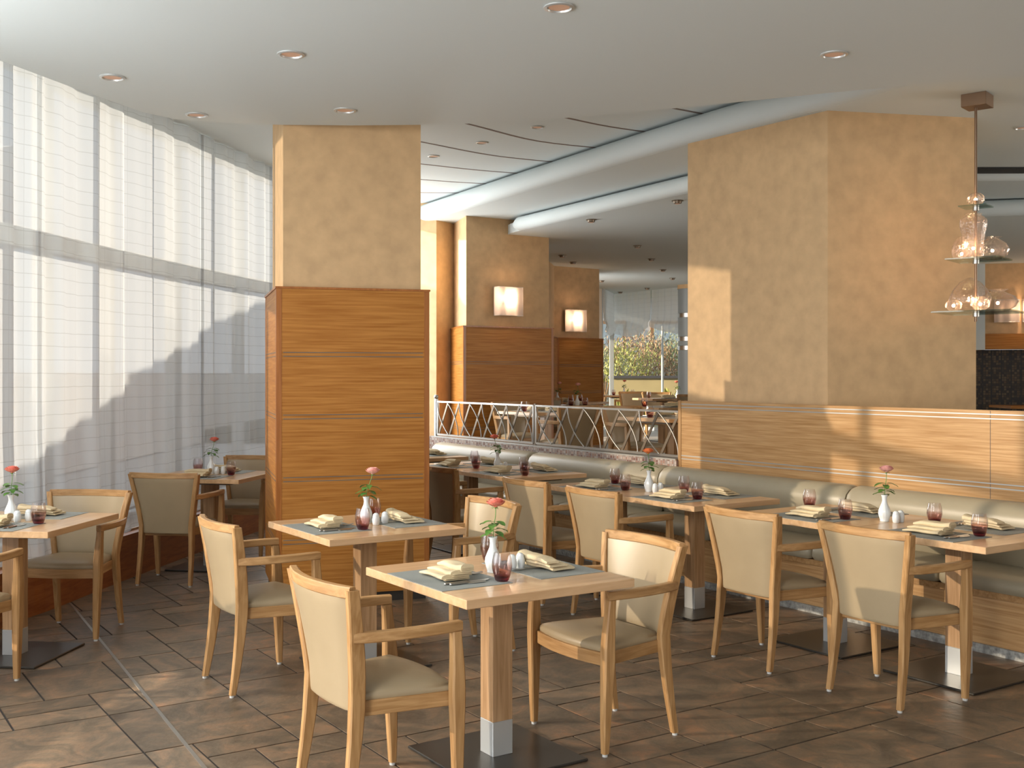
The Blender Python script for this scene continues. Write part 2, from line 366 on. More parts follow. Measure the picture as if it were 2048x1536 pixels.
sx = MB(); d = Vector((P2[0]-P1[0], P2[1]-P1[1])).normalized(); nn = Vector((-d.y, d.x))*.008; e2 = (P2[0]+d.x*2.4, P2[1]+d.y*2.4)
sx.prism([(P1[0]+nn.x, P1[1]+nn.y), (P1[0]-nn.x, P1[1]-nn.y), (e2[0]-nn.x, e2[1]-nn.y), (e2[0]+nn.x, e2[1]+nn.y)], -.003, .0025)
struct('trim_floor_strip', sx, 'brushed')
UPZ = .40
up = MB().prism([W(-3, 6.32), W(11.35, 6.32), (-1.6, 12.4), (-2.2, 14.5), (-1.0, 17.5), (1.7, 23.4), (2.15, 25.0), (4.7, 20.8), (11.1, 20.8), (11.1, 1)], 0, UPZ)
struct('floor_upper', up, 'pale_floor')

# ------------------------------------------------------------------ setting: curtain wall side
base_path = catmull([(-3.50, -2), (-3.48, 1.5), (-3.40, 4.5), (-3.21, 6.94), (-3.12, 7.56), (-2.98, 8.75), (-2.62, 11.04), (-2.12, 13.3), (-1.5, 15.6)], 6)
def at_y(path, y):
    for a, b in zip(path, path[1:]):
        if a[1] <= y <= b[1]:
            t = (y-a[1])/(b[1]-a[1]); return a[0]+(b[0]-a[0])*t
    return path[0][0] if y < path[0][1] else path[-1][0]
struct('wall_left', strip(base_path, offset(base_path, .16), 0, .345), 'plinth_wood')
struct('trim_left_sill', strip(offset(base_path, .09), offset(base_path, .50), .345, .36), 'ped_wood')
struct('wall_left_sill', strip(offset(base_path, .16), offset(base_path, .52), 0, .345), 'ext_wall')
wpath = offset(base_path, .42)
fr = MB(); fo = MB()
fr.v = []
def wpt(y, off=0.): return (at_y(wpath, y)+off, y)
mull = [(.6, .12), (1.9, .08), (3.0, .12), (4.1, .08), (5.0, .12), (6.0, .08), (7.1, .09), (8.2, .16), (9.15, .10), (10.35, .20), (11.75, .14), (13.2, .1), (14.6, .07)]
for y, wd in mull: fr.box((at_y(wpath, y), y, 2.1), (.10, wd, 3.5))
yy = [-2+.5*i for i in range(35)]
fr.prism([wpt(y, -.05) for y in yy]+[wpt(y, .05) for y in yy[::-1]], 2.50, 2.645)
fr.prism([wpt(y, -.05) for y in yy]+[wpt(y, .05) for y in yy[::-1]], .36, .42)
fr.prism([wpt(y, -.05) for y in yy]+[wpt(y, .05) for y in yy[::-1]], 3.75, 3.8)
struct('window_1', fr, 'window_frame')
gp = MB(); gp.prism([wpt(y, -.004) for y in yy]+[wpt(y, .004) for y in yy[::-1]], .42, 3.75)
# wedge added to cast diagonal shade on the curtain, seen only through it
ex = MB(); prof = [(1.5, 0), (1.5, .02), (4.5, .95), (7.5, 2.22), (8.4, 2.55), (8.4, 2.64), (9.6, 2.98), (9.6, 3.06), (12, 3.80), (16, 4.9), (16, 1.62), (45, 1.62), (45, 0)]
ex.add([(-7.2, y, z) for y, z in prof]+[(-7.5, y, z) for y, z in prof], [tuple(range(len(prof))), tuple(range(2*len(prof)-1, len(prof)-1, -1))]+[(i, len(prof)+i, len(prof)+(i+1) % len(prof), (i+1) % len(prof)) for i in range(len(prof))])
struct('wall_shade_caster', ex, 'ext_wall')
struct('ground_outside', MB().prism([(-30, -10), (-4.62, -10), (-4.62, 40), (-30, 40)], -.1, -.02), 'terrace')

def curtain(y0, y1, label, hem=0, seed=1):
    rnd = random.Random(seed); cp = offset(base_path, .03)
    n = max(30, int((y1-y0)/.018)); zs = [.335, .36, .40, .5, .7, 1.2, 2, 3, 3.6, 3.79]
    ph = [rnd.uniform(0, 6) for _ in range(4)]
    mb = MB(); uv = []
    for zi, z in enumerate(zs):
        for i in range(n+1):
            t = i/n; y = y0+(y1-y0)*t; x = at_y(cp, y)
            a = .020*math.sin(2*PI*y/.41+ph[0]) + .014*math.sin(2*PI*y/.23+ph[1]+.3*z) + .012*math.sin(2*PI*y/.93+ph[2])
            edge = min(1, min(t, 1-t)*(y1-y0)/.18); a = a*edge + (1-edge)*.01*math.sin(2*PI*y/.06)
            low = max(0, 1-(z-.335)/.5); hz = z
            if z < .5: hz = z + .05*math.sin(PI*((y+hem) % 1.25)/1.25)*low - .0
            mb.v.append((x-.03+a*(1-.35*low)+.05*low, y, hz)); uv.append((y*1.0, z))
    for k in range(len(zs)-1):
        for i in range(n): a = k*(n+1)+i; mb.f.append((a, a+1, a+n+2, a+n+1))
    mb.uv = uv
    o = mb.build('sheer_curtain', 'sheer', None, smooth=180)
    tag(o, label, 'curtain', 'floor-length sheer curtains along the left window wall')
    return o
curtain(1.7, 7.50, 'white checked sheer curtain panel at the left edge, behind the table cut off there', seed=2)
curtain(7.44, 10.15, 'white checked sheer curtain panel behind the armchair right of the left-edge table', .4, 3)
curtain(10.09, 11.75, 'white sheer curtain panel behind the rose on the far curtain-side table', .2, 4)
curtain(11.69, 12.7, 'white sheer curtain panel farthest back, running behind the nearest wood-clad pillar', .1, 5)
# glazing further back, hidden behind the pillars, whose light falls on their left faces
g2 = MB(); A1, A2 = (-1.72, 16.0), (1.86, 23.4)
for k in range(6):
    t = k/5; g2.box((A1[0]+(A2[0]-A1[0])*t, A1[1]+(A2[1]-A1[1])*t, 1.9), (.1, .1, 3.8), math.atan2(7.4, 3.58))
struct('window_2', g2, 'window_frame')
struct('wall_sun_block', MB().prism([(.70, 21.0), (1.80, 23.2), (1.68, 23.3), (.58, 21.1)], 0, 3.8), 'plaster')  # unseen wall added to keep direct sun off the steel column

# ------------------------------------------------------------------ setting: ceilings
E0 = [(-2.66, -4), (-2.86, 2), (-2.84, 5), (-2.79, 6.04), (-2.62, 6.62), (-2.41, 7.24), (-2.27, 7.42), (-2.0, 7.53), (-1.59, 7.60), (-1.1, 7.62), (-.61, 7.60), (-.25, 7.56), (.354, 7.40), (1.05, 7.13), (1.9, 6.75), (2.4, 6.54), (3.2, 6.30), (4.5, 6.05), (9, 5.7)]
struct('ceiling_front', MB().prism(E0+[(11.3, 5.5), (11.3, -4)], 3.31, 3.86), 'white_ceiling')
struct('ceiling_high', MB().prism([(11.4, -4), (11.4, 26), (-.4, 26)]+offset(base_path, .50)[::-1]+[(-3.9, -4)], 3.80, 3.95), 'white_ceiling')
def bull(pts, z, r, name):
    mb = MB(); mb.tube([(p[0], p[1], z+r) for p in pts], [r*.55 if i in (0, len(pts)-1) else r for i in range(len(pts))], 20); return struct(name, mb, 'white_ceiling', smooth=True)
B1 = catmull([(-2.6, 17.2), (-1.9, 15.7), (-1.17, 14.4), (.15, 11.95), (1.51, 9.5), (2.36, 8.15), (3.0, 7.0), (3.5, 5.9)], 4)
struct('ceiling_middle', MB().prism(B1+[(11.3, 5.4), (11.3, 26), (-2.6, 26)], 3.57, 3.70), 'white_ceiling')
bull(offset(B1, .0), 3.57, .109, 'trim_ceiling_middle_edge')
B2 = [(-.02, 14.0), (.05, 13.85)]+catmull([(.10, 13.75), (.9, 12.35), (1.73, 10.9), (2.9, 8.95)], 5)
struct('ceiling_rear', MB().prism(B2+[(3.9, 9.6), (4.3, 12.75), (6.2, 12.3), (11.3, 11.4), (11.3, 26), (-1.0, 26), (-.25, 14.9)], 3.38, 3.50), 'white_ceiling')
bull(B2[1:], 3.38, .085, 'trim_ceiling_rear_edge')
bull([(4.1, 12.9), (4.6, 12.7), (6.2, 12.3), (11.3, 11.4)], 3.38, .09, 'trim_ceiling_far_right_edge')
bull([(4.1, 10.9), (11.3, 10.7)], 3.44, .12, 'trim_ceiling_cove_edge')
struct('trim_ceiling_painted_gap', MB().prism([(4.1, 10.55), (11.3, 10.4), (11.3, 10.65), (4.1, 10.82)], 3.555, 3.568), 'black')  # black strip painting in the shade of the ceiling gap
bands = [[(-.349, 9.785), (.241, 10.457), (.958, 10.829)], [(.455, 9.499), (.862, 9.844), (1.37, 10.152)], [(1.402, 9.212), (1.6, 9.35), (1.786, 9.444)],
         [(-.853, 10.502), (-.186, 11.151), (.553, 11.547)], [(-.943, 11.602), (-.4, 11.93), (.165, 12.182)], [(-1.018, 12.527), (-.62, 12.70), (-.214, 12.824)], [(-1.091, 13.424), (-.8, 13.44), (-.528, 13.443)]]
for b in bands:
    a_, m_, c_ = [Vector(p) for p in b]; pre = a_+(a_-m_)*.9; post_ = c_+(c_-m_)*.25
    p = catmull([tuple(pre), tuple(a_), tuple(m_), tuple(c_), tuple(post_)], 5)
    struct('trim_ceiling_slit', strip(offset(p, .014), offset(p, -.014), 3.7975, 3.801), 'slit')

# ------------------------------------------------------------------ setting: pillars
def pillar(poly, zp, ztop, inset=.05, z0=0, lines=(1.735, 1.305, .875, .445), zoff=0):
    cx = sum(p[0] for p in poly)/len(poly); cy = sum(p[1] for p in poly)/len(poly)
    def ins(k):
        out = []; n = len(poly)
        for i in range(n):
            p0, p, p1 = [Vector(poly[(i+j) % n]) for j in (-1, 0, 1)]
            a = (p-p0).normalized(); b = (p1-p).normalized(); na = Vector((-a.y, a.x)); nb = Vector((-b.y, b.x))
            bis = (na+nb).normalized(); out.append(tuple(p+bis*k/max(.3, bis.dot(na))))
        return out
    struct('wall_pillar', MB().prism(ins(inset), z0, ztop), 'plaster')
    if zp:
        c = struct('trim_pillar_cladding', MB().prism(ins(.0), z0+.07, zp-.012), 'cladding')
        struct('trim_cap', MB().prism(ins(-.008), zp-.014, zp), 'cladding_edge', c)
        struct('trim_skirting', MB().prism(ins(.02), z0, z0+.07), 'base_plate', c)
        s_ = MB(); e_ = MB(); n = len(poly)
        for i in range(n):
            p = Vector(poly[i]); q = Vector(poly[(i+1) % n]); d = (q-p).normalized(); o_ = Vector((d.y, -d.x))
            a = p+d*.045; b = q-d*.045
            for z in lines:
                for dz in (-.0135, .0135):
                    s_.prism([tuple(a+o_*.0015), tuple(a-o_*.004), tuple(b-o_*.004), tuple(b+o_*.0015)][::-1], z0+z+dz-.0028, z0+z+dz+.0028)
            for (g, h) in ((p, p+d*.035), (q-d*.035, q)):
                e_.prism([tuple(g+o_*.0025), tuple(g-o_*.004), tuple(h-o_*.004), tuple(h+o_*.0025)][::-1], z0+.075, zp-.014)
        struct('trim_inlay', s_, 'inlay', c); struct('trim_corner_post', e_, 'cladding_edge', c)
pillar([(-1.61, 7.57), (-.591, 7.89), (-.88, 8.86), (-1.90, 8.54)], 2.2, 3.8)
pillar([(-.60, 13.70), (.541, 14.44), (.25, 15.4), (-.84, 14.6)], 2.2, 3.8, lines=(1.74, .92, .45))
pillar([(.45, 16.2), (.75, 18.2), (1.55, 18.8), (1.3, 19.8), (-.3, 18.9), (-.2, 16.4)], 2.2, 3.6, inset=.06, lines=(1.74, 1.3, .9))
struct('wall_pillar', MB().prism([(-1.9, 14.5), (-.97, 14.2), (-.60, 14.75), (-.9, 15.6), (-1.9, 15.7)], 0, 3.8), 'plaster')
# big pillar behind the bench wall
struct('wall_pillar', MB().prism([(1.505, 9.48), (2.36, 8.28), (3.57, 8.52), (4.0, 9.6), (3.1, 10.8), (2.0, 10.4)], 0, 3.6), 'plaster')

# ------------------------------------------------------------------ setting: bench wall, low wall
bw = tag(empty('wall_bench'), kind='structure')
struct('wall_panel', MB().prism([W(7.02, 6.30), W(-1.5, 6.30), W(-1.5, 6.36), W(7.02, 6.36)][::-1], 0, 1.373), 'oak_wall', bw)
struct('trim_edge', MB().prism([W(7.035, 6.295), W(7.0, 6.295), W(7.0, 6.365), W(7.035, 6.365)][::-1], 0, 1.377), 'ash_z', bw)
s_ = MB()
for z in (1.348, 1.320, .916, .889): s_.prism([W(7.0, 6.2985), W(-1.5, 6.2985), W(-1.5, 6.31), W(7.0, 6.31)][::-1], z-.0035, z+.0035)
struct('trim_inlay', s_, 'inlay_bright', bw)
struct('trim_joint', MB().prism([W(4.147, 6.299), W(4.143, 6.299), W(4.143, 6.31), W(4.147, 6.31)][::-1], 0, 1.37), 'slit', bw)
lw_ = struct('wall_low', MB().prism([W(11.25, 6.27), W(7.03, 6.27), W(7.03, 6.42), W(11.25, 6.42)][::-1], 0, .872), 'mosaic_ledge')
struct('wall_low_end', MB().prism([W(12.3, 6.0), W(11.25, 6.27), W(11.25, 6.42), W(12.3, 6.3)][::-1], 0, .872), 'mosaic_ledge')

# ------------------------------------------------------------------ setting: far windows, right and back walls
wf = MB(); Q0, Q1, Q2 = (1.80, 23.2), (2.25, 25.0), (4.6, 20.9)
def seg(mb, a, b, z0, z1, th=.06):
    d = Vector((b[0]-a[0], b[1]-a[1])).normalized(); n_ = Vector((-d.y, d.x))*th/2
    mb.prism([(a[0]-n_.x, a[1]-n_.y), (b[0]-n_.x, b[1]-n_.y), (b[0]+n_.x, b[1]+n_.y), (a[0]+n_.x, a[1]+n_.y)], z0, z1)
def lerp(a, b, t): return (a[0]+(b[0]-a[0])*t, a[1]+(b[1]-a[1])*t)
seg(wf, Q0, Q1, .38, .46); seg(wf, Q1, Q2, .38, .46); seg(wf, Q1, Q2, 3.40, 3.5)
for q, wd in ((Q0, .16), (Q1, .09), (lerp(Q1, Q2, .93), .1)): wf.box((q[0], q[1], 1.9), (wd, .1, 3.2))
struct('window_3', wf, 'window_frame')
pn = MB(); seg(pn, Q1, Q2, .46, 3.4, .01); seg(pn, Q0, Q1, .46, 3.4, .01); o = struct('window_3_glass', pn, 'pane')
struct('wall_right', MB().prism([(7.64, 17.9), (11.2, 17.0), (11.2, 17.4), (7.64, 18.3)], 2.25, 3.40), 'plaster')
struct('trim_right_panel', MB().prism([(7.62, 17.87), (11.2, 16.96), (11.2, 17.4), (7.64, 18.3)], 2.0, 2.248), 'cladding')
struct('wall_right_niche', MB().prism([(7.45, 18.5), (11.2, 17.5), (11.2, 17.8), (7.45, 18.8)], .4, 2.0), 'mosaic_dark')
struct('wall_right_edge', MB().prism([(7.46, 17.9), (7.63, 17.86), (7.63, 18.5), (7.46, 18.5)], 1.99, 3.40), 'white_ceiling')
struct('trim_counter', MB().prism([(7.75, 17.2), (11.2, 16.4), (11.2, 17.2), (7.75, 18.0)], 1.06, 1.10), 'cladding')
struct('wall_side', MB().prism([(11.2, -4), (11.4, -4), (11.4, 18), (11.2, 18)], 0, 3.9), 'plaster')

# ------------------------------------------------------------------ furniture prototypes
def make_chair():
    r = empty('armchair')
    def ysec(z): return -.165-.055*((.45-z)/.45)**1.5 if z < .45 else -.165-.052*((z-.45)/.4)**1.4
    def xsec(z): return .198+.014*(1-z/.45) if z < .45 else .198+.07*((z-.45)/.4)**1.1
    for s in (-1, 1):
        st = []
        for z in (.012, .1, .2, .3, .4, .45, .52, .6, .7, .78, .845):
            k = min(1, z/.4); dpt = .030+.028*k if z < .62 else .058-.014*(z-.62)/.23
            st.append((s*xsec(z), ysec(z), z, .028+.006*k, dpt))
        leg = MB().post(st).build('leg', 'ash_z', r, smooth=35)
        MB().lathe([(.001, 0), (.012, 0), (.012, .010), (.009, .013), (.001, .013)], 10, (s*xsec(0), ysec(0), 0)).build('foot_glide', 'glide', leg)
        st = [(s*.262, .212, .012, .028, .028), (s*.264, .211, .12, .034, .038), (s*.268, .208, .28, .040, .048), (s*.272, .205, .40, .044, .056), (s*.272, .205, .45, .044, .056),
              (s*.275, .203, .52, .042, .050), (s*.278, .198, .60, .036, .042), (s*.280, .194, .655, .034, .038)]
        leg = MB().post(st).build('leg', 'ash_z', r, smooth=35)
        MB().lathe([(.001, 0), (.012, 0), (.012, .010), (.009, .013), (.001, .013)], 10, (s*.262, .212, 0)).build('foot_glide', 'glide', leg)
        arm = catmull([(s*.238, -.197, .672), (s*.262, -.13, .672), (s*.285, -.03, .674), (s*.293, .08, .675), (s*.288, .16, .675), (s*.280, .213, .674)], 4)
        MB().bar(arm, .034, .038).build('armrest', 'ash_y', r, smooth=35)
    # top rail, bowed backwards
    pts = []
    for i in range(13):
        t = -1+i/6; pts.append((t*.268, ysec(.84)-.050*(1-t*t)+.0, .836))
    MB().bar(pts, .030, .042).build('top_rail', 'ash_x', r, smooth=35)
    # upholstered back pad
    rings = []
    for z, k in ((.395, .80), (.40, .93), (.41, 1), (.5, 1), (.6, 1), (.7, 1), (.78, 1), (.812, 1), (.817, .96)):
        hw = (xsec(z)-.014); y0 = ysec(z); bow = .046*min(1, .35+.65*(z-.395)/.42); ring = []; N = 12; th = .021*k
        for i in range(N+1):
            t = -1+2*i/N; e = (1-max(0, abs(t)-.88)/.12*.55); ring.append((t*hw*(.985 if k < 1 else 1), y0-bow*(1-t*t)-th*e, z))
        for i in range(N, -1, -1):
            t = -1+2*i/N; e = (1-max(0, abs(t)-.88)/.12*.55); ring.append((t*hw*(.985 if k < 1 else 1), y0-bow*(1-t*t)+th*e, z))
        rings.append(ring)
    MB().loft(rings).build('backrest', 'leather', r, smooth=50)
    # seat frame with bowed front
    front = [(.252*(-1+i/5), .205+.035*(1-(-1+i/5)**2)) for i in range(11)]
    out = [(-.188, -.155)]+[(-.188, -.155)]*0+[(.188, -.155)]; poly = [(-.188, -.155), (.188, -.155)]+front[::-1]
    MB().prism(poly, .372, .428).build('seat_frame', 'ash_h', r, smooth=30, bevel=.003)
    # cushion
    def outline(k):
        fr_ = [(.245*(-1+i/5), .195+.036*(1-(-1+i/5)**2)) for i in range(11)]
        P = [(-.183, -.15), (-.1, -.15), (0, -.15), (.1, -.15), (.183, -.15), (.205, -.04), (.228, .08)]+fr_[::-1]+[(-.228, .08), (-.205, -.04)]
        return [(p[0]*k, .03+(p[1]-.03)*k) for p in P]
    rings = [[(x, y, z) for x, y in outline(k)] for k, z in ((.985, .426), (1.0, .434), (1.0, .442), (.985, .452), (.95, .460), (.8, .472), (.5, .482), (.15, .485))]
    MB().loft(rings).build('seat', 'leather', r, smooth=60)
    return r

def make_table(lu, lv, name='pedestal_table', base=.55):
    def f():
        r = empty(name); T = .765
        MB().box((0, 0, T-.0175), (lu, lv, .035), 0, .002).build('tabletop', 'beech_top', r)
        MB().box((0, 0, T-.048), (lu-.3, lv-.3, .025)).build('mounting_frame', 'dark_steel', r)
        MB().box((0, 0, (.155+T-.035)/2), (.098, .098, T-.035-.155), 0, .002).build('pedestal', 'ped_wood', r)
        MB().box((0, 0, .0835), (.099, .099, .143), 0, .002).build('pedestal_sleeve', 'alu', r)
        MB().box((0, 0, .007), (base, base, .012), 0, .003).build('base_plate', 'base_plate', r)
        return r
    return f

CH = lambda label, x, y, rz, z=0, g='ash armchairs with beige leather at the dining tables': inst('chair', make_chair, (x, y, z), rz, label, 'chair', g)
def chair_uv(u, v, rz, label, z=0, g='ash armchairs with beige leather at the dining tables'):
    x, y = W(u, v); return CH(label, x, y, rz, z, g)
chair_uv(3.80, 1.87, ROT_V, 'beige leather armchair nearest the camera, its back to us, left of the front centre table')
chair_uv(3.92, 3.08, ROT_V+PI, 'beige leather armchair facing left at the right side of the front centre table')
chair_uv(5.55, 2.07, ROT_V, 'beige leather armchair with its back to us, left of the table before the wood-clad pillar')
chair_uv(5.56, 3.30, ROT_V+PI, 'beige leather armchair facing left, right of the table before the wood-clad pillar')
chair_uv(4.40, 4.615, ROT_V, 'armchair with its back to us at the left table of the nearest banquette pair')
chair_uv(3.58, 4.625, ROT_V, 'armchair with its back to us at the right table of the nearest banquette pair')
chair_uv(5.72, 4.60, ROT_V, 'armchair with its back to us at the right table of the middle banquette pair')
chair_uv(6.50, 4.60, ROT_V, 'armchair with its back to us at the left table of the middle banquette pair')
chair_uv(7.78, 4.62, ROT_V, 'armchair half hidden by the wood-clad pillar, at the farthest banquette pair')
CH('beige leather armchair facing us behind the table cut off by the left edge', -2.73, 6.88, PI-math.radians(6.7))
CH('armchair showing only a front leg and arm at the left photo edge', -2.87, 5.60, -math.radians(6.7))
CH('beige leather armchair with its back to us at the far table beside the curtain', -2.59, 8.56, -math.radians(9))
CH('beige leather armchair facing us, partly behind the pillar, at the far curtain-side table', -2.40, 9.88, PI-math.radians(11))

TB = 'wooden pedestal tables with steel base plates'
def table(key, lu, lv, x, y, rz, label, z=0):
    return inst(key, make_table(lu, lv), (x, y, z), rz, label, 'table', TB)
TABS = {}
def tuv(name, key, lu, lv, u, v, label):
    x, y = W(u, v); table(key, lu, lv, x, y, A+PI/2, label); TABS[name] = (x, y, ROT_V, lu, lv)
tuv('T1', 'sq', .845, .80, 3.925, 2.50, 'square wooden pedestal table nearest the camera in the front centre')
tuv('T2', 'sq', .845, .80, 5.58, 2.69, 'square wooden pedestal table standing right in front of the wood-clad pillar')
tuv('G1R', 'bq', .826, .77, 3.615, 5.215, 'right table of the nearest pair pushed together along the leather bench')
tuv('G1L', 'bq', .826, .77, 4.443, 5.215, 'left table of the nearest pair pushed together along the leather bench')
tuv('G2R', 'bq', .826, .77, 5.615, 5.175, 'right table of the middle pair pushed together along the leather bench')
tuv('G2L', 'bq', .826, .77, 6.443, 5.175, 'left table of the middle pair pushed together along the leather bench')
tuv('G3R', 'bq', .826, .77, 7.84, 5.245, 'right table of the farthest fully seen pair along the leather bench')
tuv('G3L', 'bq', .826, .77, 8.668, 5.245, 'left table of the farthest pair, its end hidden by the wood-clad pillar')
tuv('G4', 'bq', .826, .77, 10.02, 5.40, 'farthest bench table, only its right corner showing beside the wood-clad pillar')
for nm, (x, y, deg, lab) in {'T0': (-2.826, 6.30, 6.7, 'wooden pedestal table cut off by the left edge of the photo, beside the curtain'),
                       'T3': (-2.50, 9.21, 10.5, 'wooden pedestal table beside the curtain, far left, partly hidden by the pillar')}.items():
    table('sq', .82, .82, x, y, -math.radians(deg), lab); TABS[nm] = (x, y, -math.radians(deg), .82, .82)

# ------------------------------------------------------------------ tableware prototypes
def make_mat(): return MB().box((0, 0, .0011), (.46, .325, .0022)).build('placemat', 'mat_grey')
def make_napkin():
    r = empty('napkin')
    def fold(y0, y1, z0, h, x0, x1, name):
        # a flat roll of cloth: rounded fold on the diner's side, open layered edge on one end
        rings = []; N = 12
        for i in range(N+1):
            t = i/N; x = x0+(x1-x0)*t; puff = 1+.25*math.sin(t*PI)+(.55 if t > .8 else 0)*(t-.8)/.2
            a = y0+.004*math.sin(7*t+y0*40); b = y1+.003*math.sin(5*t+y0*30); hh = h*puff*(.55+.45*min(1, t*6)); ring = []
            for k in range(16):
                th = 2*PI*k/16; cy, cz = math.cos(th), math.sin(th); p = .6
                yy_ = (a+b)/2+(b-a)/2*math.copysign(abs(cy)**p, cy); zz_ = z0+hh/2*(1+math.copysign(abs(cz)**p, cz))+.0016*math.sin(3*th+9*t)
                ring.append((x, yy_, zz_))
            rings.append(ring)
        MB().loft(rings).build(name, 'napkin', r, smooth=60)
    fold(-.066, .055, .000, .016, -.115, .100, 'fold'); fold(-.030, .066, .014, .016, -.110, .104, 'fold'); fold(.008, .074, .029, .021, -.104, .110, 'fold')
    e = MB()
    for y0, y1, z in ((-.060, .05, .004), (-.058, .05, .009), (-.024, .06, .019), (-.022, .061, .025), (.014, .07, .035), (.013, .071, .041), (.014, .069, .047)):
        e.box((.106, (y0+y1)/2, z), (.018, (y1-y0), .0016))
    e.build('open_edge', 'napkin', r)
    return r
def flat_profile(prof, z, th):      # prof: list of (y, halfwidth, dz)
    R = []
    for y, hw, dz in prof:
        R.append([(-hw, y, z+dz), (-hw*.7, y, z+dz-th*.4), (hw*.7, y, z+dz-th*.4), (hw, y, z+dz), (hw*.7, y, z+dz+th*.6), (-hw*.7, y, z+dz+th*.6)])
    return MB().loft(R)
def make_fork():
    r = empty('fork')
    flat_profile([(-.10, .003, .002), (-.097, .006, .002), (-.07, .006, .003), (-.01, .003, .007), (.03, .003, .006), (.042, .010, .003), (.055, .0125, .002)], .002, .003).build('handle', 'steel', r, smooth=40)
    for k in range(4):
        x = -.0105+k*.007
        flat_profile([(.054, .0028, .002), (.075, .0018, .0035), (.098, .0010, .008)], .002, .0022).build('tine', 'steel', r).location = (x, 0, 0)
    return r
def make_knife(L=.215, nm='table_knife'):
    def f():
        r = empty(nm); h = L/2
        flat_profile([(-h, .002, 0), (-h+.004, .0065, 0), (-h+.03, .0075, 0), (-h*.1, .005, 0), (0, .004, 0)], .004, .007).build('handle', 'steel', r, smooth=40)
        MB().loft([[(-.003, y, .002), (w_, y, .002), (w_, y, .0035), (-.003, y, .005)] for y, w_ in ((0, .004), (.01, .011), (h*.6, .012), (h*.9, .009), (h, .001))]).build('blade', 'steel', r)
        return r
    return f
def make_tumbler():
    prof = [(.001, 0), (.022, 0), (.0275, .004), (.0345, .025), (.0405, .050), (.0415, .065), (.0395, .085), (.0345, .106), (.0330, .115)]
    inner = [(.0318, .115), (.0332, .106), (.0380, .085), (.0400, .065), (.0388, .050), (.0330, .028), (.026, .014), (.001, .011)]
    return MB().lathe(prof+inner, 28).build('tumbler', 'tumbler', None, smooth=60)
def make_vase():
    prof = [(.001, 0), (.024, 0), (.026, .003), (.0245, .008), (.030, .025), (.0345, .045), (.033, .062), (.024, .085), (.0155, .105), (.013, .120), (.0145, .136), (.0185, .146), (.0195, .150), (.0175, .150), (.0125, .138), (.0105, .122), (.011, .10), (.001, .09)]
    fl = lambda t, z: (.022*math.cos(2*PI*12*t+z*30) if .015 < z < .1 else 0)
    return MB().lathe(prof, 48, fl=fl).build('bud_vase', 'porcelain', None, smooth=50)
def make_shaker(pep):
    def f():
        r = empty('pepper_shaker' if pep else 'salt_shaker')
        prof = [(.001, 0), (.0155, 0), (.018, .004), (.0205, .018), (.021, .030), (.0190, .045), (.0165, .052)]
        MB().lathe(prof, 32, fl=lambda t, z: (.02*math.cos(2*PI*10*t+z*60) if .004 < z < .045 else 0)).build('body', 'porcelain', r, smooth=50)
        MB().lathe([(.0172, .050), (.0178, .053), (.0150, .060), (.0090, .0655), (.001, .067)], 20).build('cap', 'porcelain', r, smooth=50)
        h = MB()
        for k in range(5 if pep else 3): a = 2*PI*k/(5 if pep else 3); h.lathe([(.001, .0668), (.0012, .0668), (.0012, .0655)], 6, (.005*math.cos(a), .005*math.sin(a), 0))
        h.build('holes', 'black', r)
        return r
    return f
